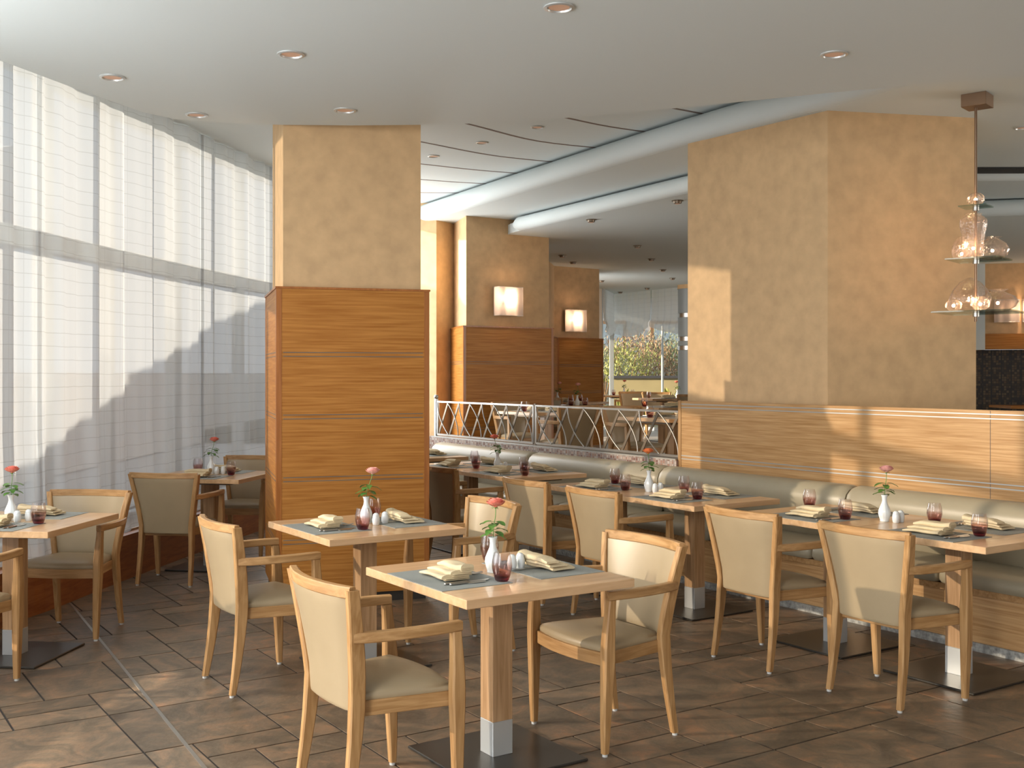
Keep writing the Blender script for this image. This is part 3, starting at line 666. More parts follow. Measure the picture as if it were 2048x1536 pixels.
def make_rose(seed, petal, lean):
    def f():
        rnd = random.Random(seed); r = empty('rose'); H = .145+.01*rnd.random()      # above the vase lip; stem starts inside it
        top = Vector((lean*.035, lean*.012, .150+H-.028)); mid = Vector((lean*.006, 0, .19))
        st = catmull([(0, 0, .10), (.002, 0, .15), tuple(mid), tuple(mid.lerp(top, .55)+Vector((.003, 0, 0))), tuple(top)], 4)
        MB().tube(st, .0018, 7).build('stem', 'stem', r, smooth=60)
        b = MB()
        for ring, (n, rad, h, tilt) in enumerate(((3, .007, .034, .05), (4, .013, .036, .2), (5, .021, .034, .5), (6, .028, .030, .8), (7, .034, .024, 1.1))):
            for k in range(n):
                a0 = 2*PI*k/n+ring*.7+rnd.uniform(-.2, .2); wv = 2*PI/n*.75; G = []
                for i in range(5):
                    t = i/4; row = []
                    for j in range(5):
                        s = -1+j/2; aa = a0+s*wv*(.45+.55*math.sin(t*PI*.75)); rr = .004+(rad-.002)*math.sin(t*PI/2*.95)**(1.0)+tilt*.004*t*t
                        zz = h*(t**(1+tilt*.5))-(s*s)*.003*t-(tilt*.006*max(0, t-.7))+rnd.uniform(-.0008, .0008)
                        row.append(tuple(top+Vector((rr*math.cos(aa), rr*math.sin(aa), zz+.004))))
                    G.append(row)
                b.loft(G, cap=False, closed=False)
        b.ball(tuple(top+Vector((0, 0, .006))), .009, 10, .9)
        b.build('blossom', petal, r, smooth=180)
        s = MB(); s.ball(tuple(top), .006, 8, 1.1)
        for k in range(5):
            a = 2*PI*k/5; s.loft([[tuple(top+Vector((math.cos(a+q)*rr, math.sin(a+q)*rr, zz))) for q in (-wd, wd)] for rr, zz, wd in ((.005, .0, .6), (.013, .001, .25), (.022, -.006, .03))], cap=False, closed=False)
        s.build('sepals', 'stem', r)
        for k in range(11):
            t = .08+.66*k/11; base = Vector(st[int(4+t*10)]) if int(4+t*10) < len(st) else top
            a = k*2.4+rnd.random(); dr = Vector((math.cos(a), math.sin(a), .1)); ln = rnd.uniform(.042, .060); pet = base+dr*rnd.uniform(.008, .018)
            lf = MB(); lf.tube([tuple(base), tuple(pet)], .0009, 5); sd_ = Vector((-dr.y, dr.x, 0)); G = []
            for i in range(7):
                q = i/6; c = pet+dr*ln*q+Vector((0, 0, -.022*q*q*rnd.uniform(.8, 1.2))); wd = .017*math.sin(PI*min(1, q*.93+.05))**.8+.0004
                G.append([tuple(c-sd_*wd+Vector((0, 0, .003))), tuple(c), tuple(c+sd_*wd+Vector((0, 0, .003)))])
            lf.loft(G, cap=False, closed=False); lf.build('leaf', 'leaf', r, smooth=180)
        return r
    return f

TZ = .765
def setting(tab, far, where, z=TZ, rough=0, knives=True, tdef=None, away=0):
    x0, y0, rz, lu, lv = tdef or TABS[tab]; rr = rz+(PI if far else 0); c, s = math.cos(rr), math.sin(rr); rnd = random.Random(where)
    def loc(x, y, dz=0): return (x0+x*c-y*s, y0+x*s+y*c, z+dz)
    e = -lv/2+.1625+.006
    mat = inst('mat', make_mat, loc(.0, e), rr, 'grey woven placemat, '+where, 'placemat', 'grey placemats at the place settings')
    inst('napkin', make_napkin, loc(-.02+rnd.uniform(-.01, .01), e-.005, .0080), rr+rnd.uniform(-.08, .05), 'folded cream napkin, '+where, 'napkin', 'folded cream napkins at the place settings')
    inst('fork', make_fork, loc(-.03, e+.068, .0022), rr-.32, 'steel fork under the napkin, '+where, 'fork', 'forks at the place settings')
    inst('knife', make_knife(), loc(.128, e+.010, .0022), rr+.03, 'steel table knife, '+where, 'knife', 'table knives at the place settings')
    inst('bknife', make_knife(.165, 'butter_knife'), loc(.152, e+.0, .0022), rr-.04, 'short steel butter knife, '+where, 'knife', 'butter knives at the place settings')
W1 = {'T1': 'front centre table', 'T2': 'table before the wood-clad pillar', 'T0': 'table at the left photo edge', 'T3': 'far table beside the curtain',
      'G1R': 'nearest bench pair, right table', 'G1L': 'nearest bench pair, left table', 'G2R': 'middle bench pair, right table', 'G2L': 'middle bench pair, left table',
      'G3R': 'farthest bench pair, right table', 'G3L': 'farthest bench pair, left table', 'G4': 'farthest bench table'}
for t in ('T1', 'T2'): setting(t, 0, 'left place, '+W1[t]); setting(t, 1, 'right place, '+W1[t])
for t in ('T0', 'T3'): setting(t, 0, 'near place, '+W1[t]); setting(t, 1, 'far place, '+W1[t])
for t in ('G1R', 'G1L', 'G2R', 'G2L', 'G3R', 'G3L'): setting(t, 0, 'aisle side, '+W1[t]); setting(t, 1, 'bench side, '+W1[t])
setting('G4', 1, 'bench side, '+W1['G4'])

def tumbler(x, y, lab, z=TZ): inst('tumbler', make_tumbler, (x, y, z+.0023), 0, 'glass tumbler, purple at the base, '+lab, 'glass', 'purple-based glass tumblers')
def centre(v, s, p, rk, lab, rot=0, z=TZ):
    inst('vase', make_vase, (v[0], v[1], z+.0003), 0, 'white ribbed porcelain bud vase, '+lab, 'vase', 'white bud vases')
    if s: inst('salt', make_shaker(0), (s[0], s[1], z+.0003), .3, 'small white salt shaker beside the vase, '+lab, 'shaker', 'salt and pepper shakers')
    if p: inst('pepper', make_shaker(1), (p[0], p[1], z+.0003), .9, 'small white pepper shaker beside the vase, '+lab, 'shaker', 'salt and pepper shakers')
    key, seed, mat, lean, nm = rk
    inst(key, make_rose(seed, mat, lean), (v[0], v[1], z+.0003), rot, nm+' rose in the white bud vase, '+lab, 'rose', 'single roses in bud vases')
CO = ('rose_c', 1, 'petal_coral', .8, 'coral'); PK = ('rose_p', 2, 'petal_pink', .5, 'pink'); ORG = ('rose_o', 3, 'petal_orange', -.2, 'orange')
CO2 = ('rose_c2', 5, 'petal_coral', .35, 'coral'); PK2 = ('rose_p2', 6, 'petal_pink', 1.0, 'pink')
tumbler(-.04, 4.457, 'nearer one on the front centre table'); tumbler(-.10, 4.94, 'behind the vase on the front centre table')
centre((-.080, 4.66), (.0, 4.72), (.035, 4.76), CO2, 'front centre table', .2)
tumbler(-.799, 5.928, 'nearer one on the table before the pillar'); tumbler(-.80, 6.41, 'behind the vase on the table before the pillar')
centre((-.815, 6.19), (-.752, 6.124), (-.71, 6.19), PK2, 'table before the wood-clad pillar', -.5)
tumbler(-2.671, 9.42, 'left one on the far table beside the curtain'); tumbler(-2.313, 9.12, 'right one on the far table beside the curtain')
centre((-2.513, 9.25), (-2.45, 9.19), (-2.41, 9.24), CO, 'far table beside the curtain', .5)
tumbler(-2.636, 6.165, 'right one on the table at the left photo edge'); tumbler(-3.045, 6.46, 'cut off by the left photo edge')
centre((-2.841, 6.28), (-2.785, 6.235), (-2.745, 6.29), CO2, 'table at the left photo edge', 1.2)
tumbler(1.854, 6.901, 'bench side, nearest bench pair, left table'); tumbler(1.909, 6.345, 'aisle side, nearest bench pair, left table')
tumbler(2.352, 6.165, 'bench side, nearest bench pair, right table'); tumbler(2.402, 5.691, 'aisle side, nearest bench pair, right table')
centre((2.111, 6.276), (2.155, 6.215), (2.192, 6.245), PK, 'on the nearest pair of bench tables', .3)
tumbler(.783, 8.42, 'bench side, middle bench pair, left table'); tumbler(.813, 7.95, 'aisle side, middle bench pair, left table')
tumbler(1.212, 7.80, 'bench side, middle bench pair, right table'); tumbler(1.232, 7.36, 'aisle side, middle bench pair, right table')
centre((.972, 7.86), (1.007, 7.79), (1.053, 7.85), ORG, 'on the middle pair of bench tables', 0)
tumbler(-.352, 10.35, 'bench side, farthest bench pair, left table'); tumbler(-.318, 9.786, 'aisle side, farthest bench pair, left table')
tumbler(.10, 9.60, 'bench side, farthest bench pair, right table'); tumbler(.105, 9.10, 'aisle side, farthest bench pair, right table')
centre((-.125, 9.668), (-.090, 9.60), (-.055, 9.69), CO, 'on the farthest pair of bench tables', 2.6)

# ------------------------------------------------------------------ banquette bench
bench = tag(empty('banquette_bench', (0, 0, 0)), 'long built-in bench with taupe leather cushions on an oak base along the right wall', 'bench')
def along(name, mat, prof, u0, u1, parent, soft=.02, smooth=50):
    cv = sum(p[0] for p in prof)/len(prof); cz = sum(p[1] for p in prof)/len(prof); R = []
    n = max(2, int(abs(u1-u0)/.4))
    st = [(u0, .86), (u0+soft*.3, .94), (u0+soft, 1)]+[(u0+soft+(u1-u0-2*soft)*i/n, 1) for i in range(1, n)]+[(u1-soft, 1), (u1-soft*.3, .94), (u1, .86)]
    if soft == 0: st = [(u0, 1), (u1, 1)]
    for uu, k in st:
        R.append([(*W(uu, cv+(v-cv)*k), cz+(z-cz)*k) for v, z in prof])
    return MB().loft(R).build(name, mat, parent, smooth=smooth)
along('bench_base', 'oak_wall', [(5.76, .05), (6.28, .05), (6.28, .33), (5.76, .33)], -1.4, 11.1, bench, 0, False)
along('bench_rail', 'ash_x', [(5.735, .325), (6.28, .325), (6.28, .362), (5.735, .362)], -1.4, 11.1, bench, 0, False)
along('kick_plate', 'kick', [(5.742, .0), (5.80, .0), (5.80, .05), (5.742, .05)], -1.4, 11.1, bench, 0, False)
seatp = [(5.715, .366), (5.700, .385), (5.698, .41), (5.705, .435), (5.73, .452), (5.80, .462), (5.95, .466), (6.10, .462), (6.14, .45), (6.14, .366)]
backp = [(6.105, .44), (6.070, .52), (6.050, .60), (6.035, .68), (6.035, .74), (6.055, .79), (6.095, .825), (6.15, .838), (6.21, .83), (6.25, .80), (6.262, .74), (6.262, .44)]
us = [-.79, 1.14, 3.13, 5.07, 7.01, 8.94, 10.87]
for a, b in zip(us, us[1:]):
    along('back_cushion', 'bench_leather', backp, a+.006, b-.006, bench, .05)
    m_ = (a+b)/2
    for p, q in ((a, m_), (m_, b)): along('seat_cushion', 'bench_leather', seatp, p+.003, q-.003, bench, .03)

# ------------------------------------------------------------------ railing
def railing():
    r = tag(empty('railing'), 'low steel railing of crossing straight and curved bars on the mosaic ledge', 'railing')
    z0, z1 = .905, 1.285; vv = 6.33
    def P(u, z, dv=0): x, y = W(u, vv+dv); return (x, y, z)
    def rect(u0, u1, za, zb, dv=.012): return MB().loft([[P(u0, za, -dv), P(u0, za, dv), P(u0, zb, dv), P(u0, zb, -dv)], [P(u1, za, -dv), P(u1, za, dv), P(u1, zb, dv), P(u1, zb, -dv)]])
    for (a, b) in ((9.185, 7.045), (11.20, 9.235)):
        rect(a, b, z1-.014, z1+.004).build('top_bar', 'steel', r); rect(a, b, z0-.012, z0+.008).build('bottom_bar', 'steel', r)
        for e in (a, b): MB().box(P(e, (z0+z1)/2), (.022, .022, z1-z0), A).build('upright', 'steel', r)
        n = 8; p = (a-b)/n
        for k in range(n):
            ut = a-p*(k+1)+.01; ub = a-p*k-.02      # straight flat bar leaning
            MB().loft([[P(ub+.016, z0, -.004), P(ub-.016, z0, -.004), P(ub-.016, z0, .004), P(ub+.016, z0, .004)], [P(ut+.016, z1-.01, -.004), P(ut-.016, z1-.01, -.004), P(ut-.016, z1-.01, .004), P(ut+.016, z1-.01, .004)]]).build('flat_bar', 'dark_steel', r)
            pts = []
            for i in range(9):
                t = i/8; s_ = (t**2.0) if k % 2 == 0 else (1-(1-t)**2.0)
                pts.append(P(a-p*k-p*s_+(.01 if k % 2 else -.01), z1-.01-(z1-z0-.015)*t, -.012))
            MB().tube(pts, .0058, 8).build('curved_bar', 'brushed', r, smooth=60)
    rect(11.25, 7.04, .872, .884, .06).build('sill_rail', 'brushed', r)
    x, y, _ = P(11.24, 0); MB().box((x, y, 1.09), (.035, .035, .44), A).build('post', 'alu', r)
    MB().ball((x, y, 1.335), .028, 14).build('ball_finial', 'steel', r, smooth=60)
    x, y, _ = P(9.21, 0); MB().box((x, y, 1.09), (.016, .03, .42), A).build('post', 'dark_steel', r)
railing()

# ------------------------------------------------------------------ downlights
def make_down(R):
    def f():
        r = empty('downlight')
        MB().lathe([(R*.78, -.0005), (R, -.0005), (R*1.0, -.006), (R*.82, -.009), (R*.78, -.004), (R*.72, .035), (R*.60, .05)], 32).build('trim_ring', 'alu', r, smooth=40)
        MB().lathe([(R*.70, -.002), (R*.45, -.0015), (.001, -.0015)], 24).build('lamp', 'lamp_disc', r)
        return r
    return f
DG = 'recessed ceiling downlights'
def down(x, y, z, lab, R=.072): inst('down%.3f' % R, make_down(R), (x, y, z), 0, lab, 'ceiling light', DG)
down(-2.30, 6.377, 3.31, 'downlight in the front ceiling above the left-edge table, near the curtain')
down(-1.181, 5.918, 3.31, 'downlight in the front ceiling left of centre, nearest the wood-clad pillar but one')
down(.219, 5.16, 3.31, 'round downlight in the front ceiling at the very top of the photo')
down(1.721, 5.918, 3.31, 'round downlight in the front ceiling at the upper right, before the big pillar')
down(-1.082, 7.174, 3.31, 'small downlight in the front ceiling just above the wood-clad pillar')
down(-2.079, 7.30, 3.31, 'small downlight in the front ceiling between curtain and wood-clad pillar')
for (x, y), l in zip(((.227, 9.864), (-.285, 10.525), (-.792, 11.177)), ('nearest of three', 'middle of three', 'farthest of three')): down(x, y, 3.80, 'downlight in the slatted raised ceiling, '+l, .06)
down(4.076, 8.851, 3.57, 'downlight at the right photo edge, beyond the hanging glass lamp', .06)
def make_spot():
    r = empty('ceiling_spot')
    MB().lathe([(.001, 0), (.062, 0), (.062, -.006), (.045, -.008), (.042, -.03), (.030, -.034), (.001, -.034)], 20).build('housing', 'dark_steel', r, smooth=40)
    MB().lathe([(.001, -.0345), (.026, -.0345), (.026, -.036), (.001, -.036)], 16).build('lamp', 'lamp_disc', r)
    return r
spots = [(1.698, 11.362, 'right below the second white ceiling tube, nearest'), (.913, 12.76, 'right under the rounded end of the white ceiling tube'), (1.738, 15.341, 'first of the right-hand row towards the far window'),
         (2.155, 17.105, 'second of the right-hand row towards the far window'), (2.572, 18.865, 'third of the right-hand row towards the far window'), (2.976, 20.535, 'last of the right-hand row, near the steel column'),
         (.756, 16.6, 'left one of the two close together by the second sconce'), (.97, 17.6, 'right one of the two close together by the second sconce'), (1.704, 21.084, 'beside the far pillar edge'), (2.344, 24.0, 'left one above the far window curtain'), (2.796, 22.9, 'right one above the far window curtain')]
for x, y, l in spots: inst('spot', make_spot, (x, y, 3.38), 0, 'small surface spotlight, '+l, 'ceiling light', 'small spots in the rear ceiling')

# ------------------------------------------------------------------ wall sconces
def make_sconce():
    r = empty('wall_sconce'); Wd, H, D = .36, .36, .12
    def wave(x): return D+.014*math.sin(x/Wd*2*PI*2.1+.6)
    pts = [(-Wd/2, 0)]+[(-Wd/2, -D*.5)]+[(-Wd/2+Wd*i/20, -wave(-Wd/2+Wd*i/20)) for i in range(21)]+[(Wd/2, -D*.5), (Wd/2, 0)]
    MB().loft([[(p[0], p[1], z) for p in pts] for z in (-H/2, 0, H/2)], cap=False, closed=False).build('pleated_shade', 'pleated_glass', r, smooth=180)
    fr_ = MB()
    for z in (-H/2, H/2):
        for p, q in zip(pts, pts[1:]): fr_.tube([(p[0], p[1], z), (q[0], q[1], z)], .003, 5)
    fr_.build('wire_frame', 'alu', r)
    MB().box((0, -.008, 0), (Wd*.95, .016, H*.95)).build('back_plate', 'white_metal', r)
    for x in (-.075, .075):
        h = MB().lathe([(.016, -.06), (.016, -.01), (.001, -.01)], 12, (x, -.065, .0)).build('lamp_holder', 'white_metal', r)
        MB().ball((x, -.065, .03), .016, 12, 1.6).build('bulb', 'bulb', h, smooth=60)
    return r
SG = 'pleated wall sconces'
inst('sconce', make_sconce, (-.08, 14.035, 2.515), A, 'lit pleated glass wall sconce on the nearer ochre pillar beyond the railing', 'wall lamp', SG)
inst('sconce', make_sconce, (1.02, 18.40, 2.48), math.radians(35), 'lit pleated glass wall sconce on the farther ochre pillar near the window', 'wall lamp', SG)
inst('sconce', make_sconce, (7.94, 17.80, 2.61), math.radians(-14), 'lit pleated wall sconce behind the hanging lamp, left one at the right edge', 'wall lamp', SG)
inst('sconce', make_sconce, (8.34, 17.70, 2.61), math.radians(-14), 'lit pleated wall sconce cut off by the right photo edge', 'wall lamp', SG)

# ------------------------------------------------------------------ hanging glass lamp
def chandelier():
    X, Y = 3.275, 7.82; r = tag(empty('pendant_lamp', (X, Y, 3.57)), 'hanging lamp with three glass shelves of lit crystal vessels before the big pillar', 'lamp')
    MB().box((.01, 0, -.045), (.17, .17, .09), math.radians(50), .002).build('canopy', 'bronze', r)
    MB().tube([(0, 0, -.08), (0, 0, -1.60)], .0095, 10).build('rod', 'bronze', r, smooth=60)
    def shelf(z, s, dx, nm='glass_shelf'):
        o = MB().box((dx, 0, z), (s, s, .009), math.radians(52)).build(nm, 'shelf_glass', r)
        MB().lathe([(.001, z-.03), (.022, z-.03), (.022, z-.005), (.001, z-.005)], 14).build('hub', 'steel', o, smooth=40)
    z1, z2, z3 = 2.782-3.57, 2.408-3.57, 2.035-3.57
    shelf(z1, .19, .0); shelf(z2, .36, .02); shelf(z3, .52, .03)
    flr = lambda n, a, tw=0: (lambda t, z: 1.7*a*math.cos(2*PI*(n*t)+tw*z))
    def vessel(x, y, z, prof, n=24, a=.03, tw=0, bz=.04, lit=True):
        prof = [(p_*1.13, q_*1.08) for p_, q_ in prof]; v = MB().lathe(prof, 64, (x, y, z), fl=flr(n, a, tw)).build('crystal_shade', 'crystal', r, smooth=60)
        if lit: MB().ball((x, y, z+bz), .011, 10).build('bulb', 'tiny_bulb', v, smooth=60)
    ball = lambda R, k=1: [(max(.001, R*math.sin(PI*i/14)), R*k*(1-math.cos(PI*i/14))) for i in range(15)]
    vessel(0, 0, z1+.006, ball(.048, .9), 16, .04, 0, .045)
    vessel(-.03, -.03, z2+.006, [(.001, 0), (.055, 0), (.062, .02), (.058, .08), (.068, .16), (.080, .21), (.078, .25), (.05, .275), (.042, .28), (.052, .29)], 20, .012, 0, .07)
    vessel(.13, .03, z2+.006, [(.001, 0), (.05, 0), (.085, .025), (.098, .06), (.080, .10), (.045, .125), (.03, .135), (.055, .145)], 24, .03, 60, .06)
    vessel(-.075, .06, z2+.006, [(.001, 0), (.045, .0), (.06, .04), (.055, .09), (.035, .13), (.02, .15)], 20, .03, 60, .04)
    vessel(.0, .10, z3+.006, [(.001, 0), (.07, .0), (.115, .04), (.125, .09), (.10, .15), (.06, .20), (.02, .225), (.001, .23)], 24, .025, 0, .06, False)
    vessel(.155, .0, z3+.006, [(.001, 0), (.05, 0), (.10, .03), (.118, .065), (.095, .10), (.05, .122), (.035, .132), (.06, .145)], 24, .03, 60, .06)
    vessel(-.165, -.02, z3+.006, ball(.046, .85), 16, .05, 0, .04); vessel(-.02, -.12, z3+.006, ball(.052, .9), 16, .05, 0, .045)
    for (x, y, z, e) in ((0, 0, z1+.05, 1), (.0, -.02, z2+.08, 2.5), (.05, -.03, z3+.07, 2.5)):
        ld = bpy.data.lights.new('lamp_light', 'POINT'); ld.energy = e; ld.color = (1, .62, .35); ld.shadow_soft_size = .03
        lo = bpy.data.objects.new('lamp_light', ld); C.objects.link(lo); lo.location = (X+x-.10, Y+y-.02, 3.57+z+.02)
chandelier()
for (x, y, z, rz) in ((-.08, 14.035, 2.52, A), (1.02, 18.40, 2.48, A), (8.1, 17.6, 2.61, -.24)):
    ld = bpy.data.lights.new('sconce_light', 'POINT'); ld.energy = 6; ld.color = (1, .66, .42); ld.shadow_soft_size = .05
    lo = bpy.data.objects.new('sconce_light', ld); C.objects.link(lo); lo.location = (x+.07*math.sin(rz), y-.07*math.cos(rz), z+.03)

# ------------------------------------------------------------------ upper dining area behind the railing
UZ = UPZ+TZ; UG = 'armchairs in the raised dining area behind the railing'
def utab(x, y, rz, lab): table('sq', .845, .80, x, y, rz, lab, UPZ); return (x, y, rz, .845, .80)
def uchair(x, y, rz, lab): return CH(lab, x, y, rz, UPZ, UG)
ROT_U = A                      # local +y along +u
x, y = W(10.62, 7.45); U1 = utab(x, y, A, 'wooden table behind the left half of the railing')
x, y = W(11.28, 7.52); uchair(x, y, A+PI, 'armchair facing right behind the left railing half, left of its table')
x, y = W(9.93, 7.25); uchair(x, y, A, 'armchair with dark back towards us, just right of the railing centre post')
x, y = W(8.46, 7.52); U3 = utab(x, y, A, 'wooden table behind the right half of the railing')
x, y = W(9.07, 7.52); uchair(x, y, A+PI, 'armchair behind the right railing half, left of its table, facing right')
x, y = W(7.85, 7.55); uchair(x, y, A, 'armchair behind the railing at its right end, mostly behind the bench wall')
for nm, t in (('left', U1), ('right', U3)):
    setting(None, 0, 'right end, table behind %s railing half' % nm, z=UZ, tdef=t); setting(None, 1, 'left end, table behind %s railing half' % nm, z=UZ, tdef=t)
tumbler(*W(10.62, 7.14), 'on the table behind the left railing half', UZ); tumbler(*W(8.46, 7.20), 'on the table behind the right railing half', UZ)
# second row
U4 = utab(.98, 15.2, A, 'second-row wooden table with a pink rose, beyond the railing')
U5 = utab(2.02, 14.8, A, 'second-row wooden table right of the pink rose, beyond the railing')
for k, (u_, v_, rz, l) in enumerate(((.98, 15.2, 0, 'pink-rose'), (2.02, 14.8, 0, 'right-hand'))):
    d_ = Vector((-math.sin(A), math.cos(A)))
    if k == 0: uchair(u_+d_.x*.66, v_+d_.y*.66, A+PI, 'armchair beyond the second-row %s table, facing us' % l)
    else: uchair(u_-d_.x*.66, v_-d_.y*.66, A, 'armchair before the second-row %s table, its back to us' % l)
    setting(None, 1 - k, '%s place, second-row %s table' % (('far', 'near')[k], l), z=UZ, tdef=(U4, U5)[k])
centre((.877, 14.9), None, None, PK, 'second row beyond the railing', .6, UZ)
tumbler(.80, 15.05, 'left of the pink rose in the second row', UZ); tumbler(.985, 14.95, 'right of the pink rose in the second row', UZ); tumbler(1.76, 14.72, 'on the right-hand second-row table', UZ)
U6 = utab(.95, 17.35, math.radians(50), 'wooden table farther back beside the orange-brown pillar cladding')
setting(None, 1, 'table beside the farther pillar cladding', z=UZ, tdef=U6)
centre((.705, 17.25), None, None, PK2, 'table beside the farther pillar cladding', .2, UZ)
tumbler(.90, 17.0, 'left one on the table beside the farther cladding', UZ); tumbler(1.06, 17.3, 'right one on the table beside the farther cladding', UZ)
U7 = utab(2.30, 23.4-.6, 0, 'farthest wooden table, at the corner of the far window')
uchair(2.36, 22.0, math.radians(4), 'armchair with its back to us at the farthest window table')
centre((2.30, 22.75), None, None, CO2, 'farthest table by the window', 0, UZ); tumbler(2.08, 22.65, 'left of the rose on the farthest window table', UZ); tumbler(2.48, 22.75, 'right of the rose on the farthest window table', UZ)
U8 = utab(2.72, 19.9, math.radians(20), 'wooden table near the steel column by the far window')
uchair(2.75, 20.75, PI+math.radians(5), 'armchair facing us beyond the table near the steel column'); uchair(3.02, 19.0, math.radians(12), 'armchair before the steel column, its back to us')
setting(None, 0, 'table near the steel column', z=UZ, tdef=U8)
centre((3.0, 20.1), None, None, ('rose_c3', 9, 'petal_coral', -.5, 'red coral'), 'table near the steel column', 0, UZ); tumbler(2.47, 20.02, 'on the table near the steel column', UZ)

# steel column and valance
sc = tag(empty('trim_steel_column', (3.62, 22.2, 0)), kind='structure')
MB().lathe([(.29, UPZ), (.29, 3.30)], 40).build('column_shaft', 'silver_paint', sc, smooth=60)
for z in (2.77, 2.30, 2.12): MB().lathe([(.292, z-.045), (.298, z-.04), (.298, z+.04), (.292, z+.045)], 40).build('chrome_band', 'steel', sc, smooth=40)
MB().lathe([(.30, 3.30), (.30, 3.38)], 40).build('column_head', 'plaster', sc)
def valance(a, b, lab, n=2, seed=0):
    L_ = math.dist(a, b); d_ = Vector((b[0]-a[0], b[1]-a[1]))/L_; nrm = Vector((-d_.y, d_.x));
    if nrm.y > 0: nrm = -nrm
    N = 90; zs = [3.38, 3.2, 2.9, 2.75, 2.65, 2.58, 2.52, 2.46, 2.42]; mb = MB(); uv = []
    for zi, z in enumerate(zs):
        for i in range(N+1):
            t = i/N; ph = (t*n) % 1; sag = math.sin(PI*ph)**.7; lowk = max(0, (2.9-z)/.48)
            a_ = .02*math.sin(2*PI*t*L_/.22)+.035*lowk*math.sin(lowk*9+2*sag)
            zz = z+(.20*(1-sag))*min(1, lowk*1.2); p = Vector(a)+d_*(t*L_)+nrm*(.10+a_+.05*lowk)
            mb.v.append((p.x, p.y, zz)); uv.append((t*L_, z))
    for k in range(len(zs)-1):
        for i in range(N): q = k*(N+1)+i; mb.f.append((q, q+1, q+N+2, q+N+1))
    mb.uv = uv; tag(mb.build('swag_blind', 'sheer_blind', None, smooth=180), lab, 'curtain', 'gathered white blinds of the far window')
valance((2.27, 24.9), (3.02, 23.6), 'gathered white swag blind, left one of the far window', 1)
valance((3.05, 23.55), (4.2, 21.6), 'gathered white swag blind right of the window mullion, beside the steel column', 1)
valance((1.80, 23.1), (2.16, 24.6), 'narrow gathered white blind beside the far ochre pillar', 1)

# ------------------------------------------------------------------ outside the far window
struct('ground_garden', MB().prism([(1.5, 25.2), (2.3, 25.2), (4.7, 21), (9, 21), (30, 40), (30, 70), (-20, 70), (-20, 27)], -.2, .30), 'ground')
struct('wall_garden', MB().prism([(2.75, 31), (12, 29.5), (12, 29.8), (2.75, 31.3)], .3, 1.48), 'garden_wall')
struct('trim_garden_wall_cap', MB().prism([(2.72, 30.95), (12, 29.45), (12, 29.85), (2.72, 31.35)], 1.48, 1.55), 'cap')
fe = tag(empty('garden_fence'), 'grey slatted fence below the bushes beyond the garden wall', 'fence')
rn = random.Random(4)
f_ = MB()
for k in range(95): f_.box((2.2+k*.1, 40.0, .98+rn.uniform(-.03, .03)), (.085, .025, 1.66))
f_.build('slats', 'fence', fe)
for z in (.7, 1.5): MB().box((6.9, 40.04, z), (9.6, .05, .07)).build('fence_rail', 'fence', fe)
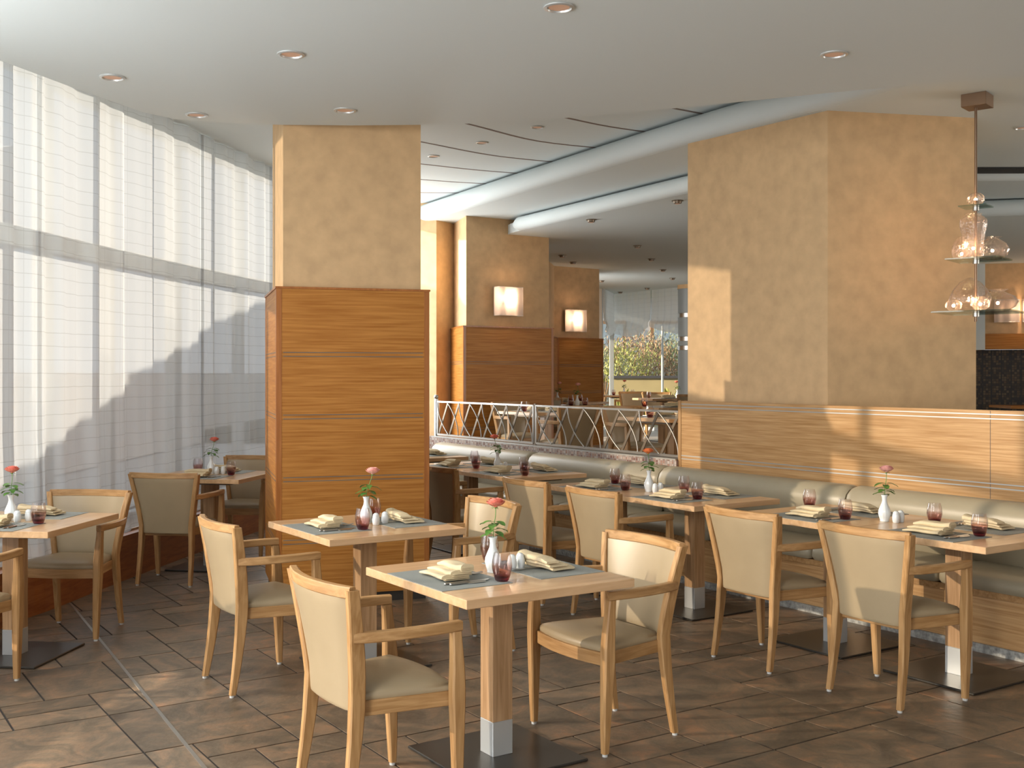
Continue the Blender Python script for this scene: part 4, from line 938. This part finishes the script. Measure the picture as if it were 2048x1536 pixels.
def shrub(x, y, z, rx, rz_, mat, n, lab, seed, leaf=.11, name='shrub'):
    rd = random.Random(seed); mb = MB(); r = empty(name, (x, y, z))
    for k in range(n):
        a = rd.uniform(0, 2*PI); q = rd.uniform(-.7, 1); rr = (rd.random()**.4)*(1+.25*math.sin(3*a+seed)); cz = math.sqrt(max(0, 1-q*q))
        p = Vector((rx*rr*cz*math.cos(a), rx*.6*rr*cz*math.sin(a), rz_*(1+rr*q)*.62)); d_ = Vector((rd.uniform(-.5, .5), rd.uniform(-.5, .5), rd.uniform(.3, 1))).normalized(); s_ = d_.orthogonal().normalized()
        s_ = Matrix.Rotation(rd.uniform(0, 6), 3, d_) @ s_; l = leaf*rd.uniform(.7, 1.5)
        mb.add([p-s_*l*.18, p+d_*l*.5-s_*l*.05, p+d_*l, p+d_*l*.5+s_*l*.25], [(0, 3, 2, 1)])
    mb.build('foliage', mat, r)
    st = MB()
    for k in range(5): a = k*1.3; st.tube([(0, 0, .28-z), (rx*.3*math.cos(a), rx*.2*math.sin(a), rz_*.5), (rx*.6*math.cos(a), rx*.35*math.sin(a), rz_*1.0)], [.03, .02, .008], 6)
    st.build('stems', 'house_wood', r)
    tag(r, lab, 'shrub', 'shrubs outside the far window')
shrub(3.75, 36, 1.0, 1.0, 1.3, 'foliage_yellow', 1500, 'yellow-green bush in the middle of the far window', 1)
shrub(3.0, 36.5, .8, .8, 1.5, 'foliage_grey', 1200, 'grey-green feathery bush at the left of the far window', 2)
shrub(4.75, 37, 1.0, .9, 1.3, 'foliage_rust', 1300, 'rust-brown bush right of the yellow-green bush', 3)
shrub(5.7, 37.5, 1.1, 1.1, 1.2, 'foliage_green', 1400, 'green bush at the right of the far window', 4)
shrub(4.3, 41, 1.6, 1.9, 1.25, 'foliage_rust', 1800, 'tall dry brownish shrub row behind the other bushes', 5)
shrub(5.9, 42, 1.6, 1.5, 1.3, 'foliage_grey', 1500, 'tall grey-green shrub at the back right behind the bushes', 6)
shrub(3.1, 28.0, .3, .5, .55, 'foliage_yellow', 500, 'spiky yellow-green plant low outside the far window, left one', 7, .2, 'spiky_plant')
shrub(3.9, 27.0, .3, .5, .6, 'foliage_yellow', 500, 'spiky yellow-green plant low outside the far window, right one', 8, .2, 'spiky_plant')
ho = tag(empty('house'), 'white house with brown framed window behind the garden bushes', 'house')
MB().box((6.5, 52, 2.7), (9, 4, 4.8)).build('wall', 'house_wall', ho); MB().box((6.5, 51.5, 5.3), (9.8, 5, .3)).build('roof', 'house_wood', ho)
for x in (4.4, 7.0):
    q = MB().box((x, 49.97, 3.3), (1.5, .1, 1.4)).build('window', 'house_wood', ho); MB().box((x, 49.90, 3.3), (1.2, .06, 1.1)).build('pane', 'pale_glass', q)
pl = tag(MB().tube([(3.60, 26.5, .3), (3.60, 26.5, 2.75)], .028, 12).build('white_pole', 'white_metal', None, smooth=60), 'thin white pole standing outside the far window', 'pole')
